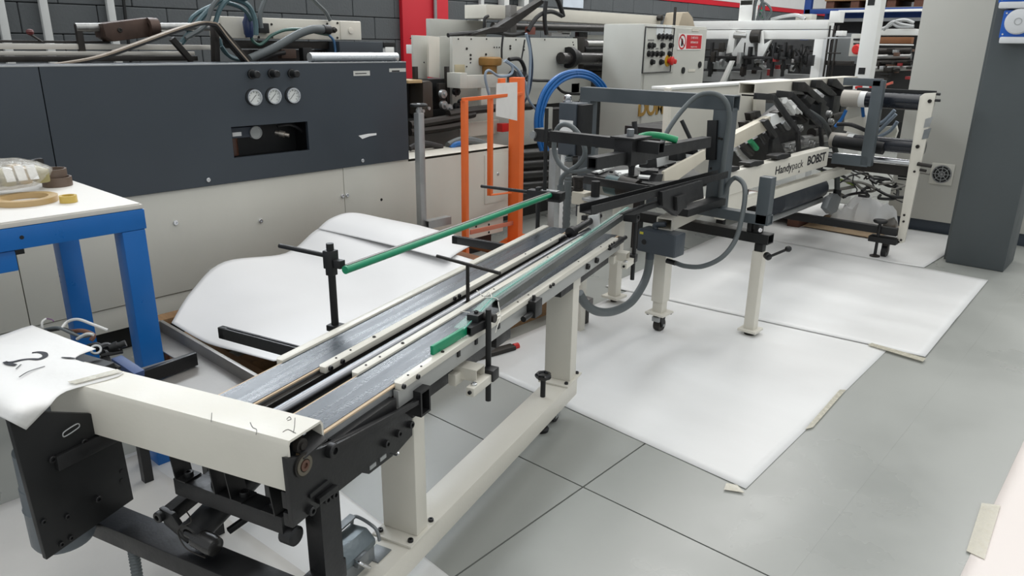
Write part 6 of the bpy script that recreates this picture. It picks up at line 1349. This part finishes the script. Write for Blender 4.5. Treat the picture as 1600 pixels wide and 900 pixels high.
o = MB().grid(rows).done('loose_paper', PAPER, None, smooth=180); o.modifiers.new('thickness', 'SOLIDIFY').thickness = .0015; tag(o, 'loose white paper lying on the reddish pallet', 'paper')
kc = [V((-2.215, 6.22, 0)), V((-1.62, 6.2, 0)), V((-1.6, 6.79, 0)), V((-2.215, 6.79, 0))]
o = MB().prism([V((p.x, p.y, .0165)) for p in kc], (0, 0, .006)).done('card_sheet', mat('card_tan', (176, 152, 122), .75, var=.08), None); tag(o, 'tan cardboard sheet on the floor near the cream cabinet', 'cardboard')
# crumpled wrapper
wc = V((-1.84, 6.34, 0)); rows = []
for j in range(13):
    v = j/12; row = []
    for i in range(17):
        u = i/16; th = math.pi*v; x = (u-.5)*.46; r = .13*(1+.45*noise.noise((u*6, v*6, 7))+.25*noise.noise((u*14, v*12, 3)))*(.35+.65*math.sin(math.pi*min(1, max(0, u)))**.6)
        row.append((wc.x+.0+x*.9+.05*math.cos(th), wc.y+.20+math.cos(th)*r*1.2+.12*(u-.5), .0235+math.sin(th)*r*(1.5+.6*u)))
    rows.append(row)
o = MB().grid(rows).done('crumpled_wrapper', PAPER, None, smooth=60); o.modifiers.new('thickness', 'SOLIDIFY').thickness = .002; tag(o, 'crumpled white wrapping on the tan cardboard sheet', 'wrapping')
wt = thing('wire_bundle', 'tangle of black and green wires lying on the white wrapping', 'wires', (wc.x, wc.y+.2, .26))
rw = random.Random(11)
for k in range(22):
    c = V((wc.x+.02+rw.uniform(-.14, .18), wc.y+.2+rw.uniform(-.08, .1), .28+rw.uniform(0, .16)))
    pts = [c]
    for s_ in range(4): c = c+V((rw.uniform(-.16, .16), rw.uniform(-.12, .12), rw.uniform(-.05, .07))); c.z = max(.24, min(.50, c.z)); c.y = min(c.y, 6.76); pts.append(c)
    MB().tube(pts, rw.choice([.005, .007, .012]), 6, 6).done('wire', rw.choice([RUBB, RUBB, RUBB, mat('wire_green', (120, 140, 60), .5), mat('wire_grey', (120, 118, 112), .5), RUBB]), wt)
# ================================================================== PAPER WITH THE NUMBER, LOOSE WIRING BY THE BENCH
# sheet of paper draped over the end of the crossbar
def c0(x, y, z): return cz(x, y, z)
ZP = .7045
top = [[(50, 508), (100, 527), (150, 545)], [(0, 525), (60, 545), (118, 562)], [(-60, 545), (70, 575), (193, 583)], [(-60, 590), (30, 600), (103, 610)]]
rows = []
for r_ in top: rows.append([c0(x, y, ZP+.0015*(i % 2)) for i, (x, y) in enumerate(r_)])
rows[-1] = [c0(-60, 582, ZP), c0(25, 597, ZP), c0(104, 611, ZP)]
rows += [[cy(-60, 604, .85), cx(18, 632, -1.505), cx(76, 636, -1.505)], [cy(-60, 622, .80), cx(8, 655, -1.492), cx(41, 672, -1.492)]]
def subd(rows, n=5):
    def cr(a, b, c, d, t): return .5*((2*b)+(c-a)*t+(2*a-5*b+4*c-d)*t*t+(3*b-a-3*c+d)*t*t*t)
    out = []
    for i in range(len(rows)-1):
        for k in range(n):
            out.append([cr(rows[max(i-1, 0)][q], rows[i][q], rows[i+1][q], rows[min(i+2, len(rows)-1)][q], k/n) for q in range(len(rows[0]))])
    out.append(rows[-1]); fin = []
    for r in out:
        l = []
        for i in range(len(r)-1):
            for k in range(n): l.append(cr(r[max(i-1, 0)], r[i], r[i+1], r[min(i+2, len(r)-1)], k/n))
        l.append(r[-1]); fin.append(l)
    return fin
fin = subd(rows); fin = [[p+V((0, 0, .0025*max(0, noise.noise((p.x*18, p.y*18, p.z*18))))) for p in r] for r in fin]
pp_ = MB(CM).grid(fin).done('paper_sign', mat('sign_paper', (232, 231, 228), .6, var=.02, bump=.15, bscale=25), None, smooth=80)
pp_.modifiers.new('thickness', 'SOLIDIFY').thickness = .0008
tag(pp_, 'torn white paper with a hand-drawn 2 taped over the conveyor end', 'paper sign')
ZI = ZP+.0035
def stroke(pts, w): return [MB(CM)]
pth = [(49, 554), (57, 551), (66, 551), (70, 555), (66, 560), (54, 563), (40, 563), (26, 564), (8, 566), (16, 568), (24, 571)]
P3 = [c0(x, y, ZI) for x, y in pth]
def ribbon(P, ws, name):
    b = MB(CM); L_, R_ = [], []
    for i, p in enumerate(P):
        d_ = (P[min(i+1, len(P)-1)]-P[max(i-1, 0)]); d_.z = 0; d_.normalize(); n_ = V((-d_.y, d_.x, 0)); w_ = ws[min(i, len(ws)-1)]
        L_.append(p+n_*w_); R_.append(p-n_*w_)
    b.grid([L_, R_], .0006); o = b.done(name, INK, None); 
    return o
def smooth_pts(P, n=6):
    out = []
    for i in range(len(P)-1):
        a, b, c, d = P[max(i-1, 0)], P[i], P[i+1], P[min(i+2, len(P)-1)]
        for k in range(n): t = k/n; out.append(.5*((2*b)+(c-a)*t+(2*a-5*b+4*c-d)*t*t+(3*b-a-3*c+d)*t*t*t))
    out.append(P[-1]); return out
def ink(pts, ws, name):
    P = [CM @ p for p in smooth_pts([c0(x, y, ZI) for x, y in pts])]; n = len(P)
    b = MB(); L_, R_ = [], []
    for i, p in enumerate(P):
        d_ = (P[min(i+1, n-1)]-P[max(i-1, 0)]); d_.z = 0; d_.normalize(); n_ = V((-d_.y, d_.x, 0)); t = i/(n-1)*(len(ws)-1); k = min(int(t), len(ws)-2) if len(ws) > 1 else 0
        w_ = ws[k]+(ws[min(k+1, len(ws)-1)]-ws[k])*(t-k); L_.append(p+n_*w_); R_.append(p-n_*w_)
    b.grid([L_, R_], .0006)
    ORG.setdefault(pp_.name, pp_.location.copy())
    return b.done(name, INK, pp_)
# the figure, read from the bench side: hook, diagonal and foot
ink([(50, 551), (60, 550), (69, 552), (70, 557), (60, 561), (48, 561), (34, 562), (20, 565), (8, 566)], [.003, .0065, .006, .0045, .003], 'figure_stroke')
ink([(7, 565), (14, 568), (25, 570)], [.0045, .006, .004], 'figure_stroke'); ink([(25, 576), (33, 569)], [.001, .001], 'pen_mark'); ink([(30, 589), (45, 580), (70, 572)], [.0012, .0015, .001], 'pen_mark')
ink([(96, 558), (108, 559), (121, 560)], [.0015, .004, .001], 'torn_edge')
tq = [c0(x, y, ZP+.004) for x, y in ((118, 600), (192, 581), (183, 577), (106, 597))]
tp_ = MB(CM).prism(tq, (0, 0, .0008)).done('tape_strip', TAPE, None); tag(tp_, 'clear tape fixing the numbered paper to the cream crossbar', 'tape')

# loose wiring and fittings behind the paper
lw = thing('loose_wiring', 'bundle of loose wires and black fittings behind the numbered paper', 'wires', CM @ c0(150, 545, .66))
def lt(pts, r, material, z=.70): return MB(CM).tube([c0(p[0], p[1], p[2] if len(p) > 2 else z) for p in pts], r, 8, 8).done('wire', material, lw)
WW = mat('wire_white', (208, 208, 204), .45)
lt([(95, 515, .70), (105, 503, .71), (122, 499, .72), (145, 507, .715), (168, 516, .70)], .004, WW); lt([(66, 512, .70), (66, 503, .715), (72, 498, .72)], .003, WW); lt([(72, 498, .72), (80, 499, .72), (84, 502, .72)], .0015, mat('wire_violet', (110, 70, 110), .5))
lt([(70, 515, .69), (90, 512, .705), (110, 520, .70), (128, 526, .69), (146, 523, .69)], .004, RUB); lt([(75, 517, .69), (100, 514, .70), (120, 524, .69)], .0045, RUBB); lt([(112, 518, .69), (130, 517, .70), (146, 524, .69), (142, 532, .68)], .006, mat('wire_brown', (110, 74, 56), .5)); lt([(120, 530, .685), (135, 522, .70), (146, 523, .70)], .004, WW)
for pts, r in (([(120, 552, .66), (150, 540, .68), (158, 552, .66)], .010), ([(152, 545, .68), (165, 540, .68), (178, 544, .67)], .009), ([(158, 556, .66), (176, 552, .66), (192, 549, .66)], .006), ([(160, 560, .65), (172, 568, .65), (186, 576, .64)], .007), ([(164, 550, .66), (168, 562, .65), (172, 572, .65)], .008)): lt(pts, r, BLACKP)
q = c0(172, 545, .67); MB(CM).lathe((q.x, q.y, q.z), (.5, .6, .2), [(0, .012), (.02, .014), (.022, .009), (.04, .009)], 14).done('fitting', BLACKP, lw)
q = c0(150, 547, .69); MB(CM).ring((q.x, q.y, q.z), (q.x+.003, q.y-.002, q.z+.004), .014, .009, 20).done('washer', GALV, lw)
MB(CM).box((-1.85, 1.035, .60), (-1.66, 1.10, .672)).done('carrier_box', BLACKP, lw, .006)
bp0, bp1 = c0(182, 562, .62), c0(218, 586, .60); MB(CM).bar(bp0, bp1, .03, .02).done('blue_strip', mat('dull_blue', (62, 84, 130), .5), lw, .002)

# flat bar with a red end on the floor under the conveyor
fa, fb_ = onz(716, 566, .012), onz(802, 542, .012)
fbar = thing('floor_bar', 'dark flat bar with a red end on the floor under the conveyor', 'bar', ((fa.x+fb_.x)/2, (fa.y+fb_.y)/2, .0))
MB().bar(fa, fb_, .05, .024).done('bar_body', DARK, fbar, .003)
dd = (fb_-fa).normalized(); MB().cyl(fb_, fb_+dd*.03, .016, seg=14).done('red_end', REDP, fbar)
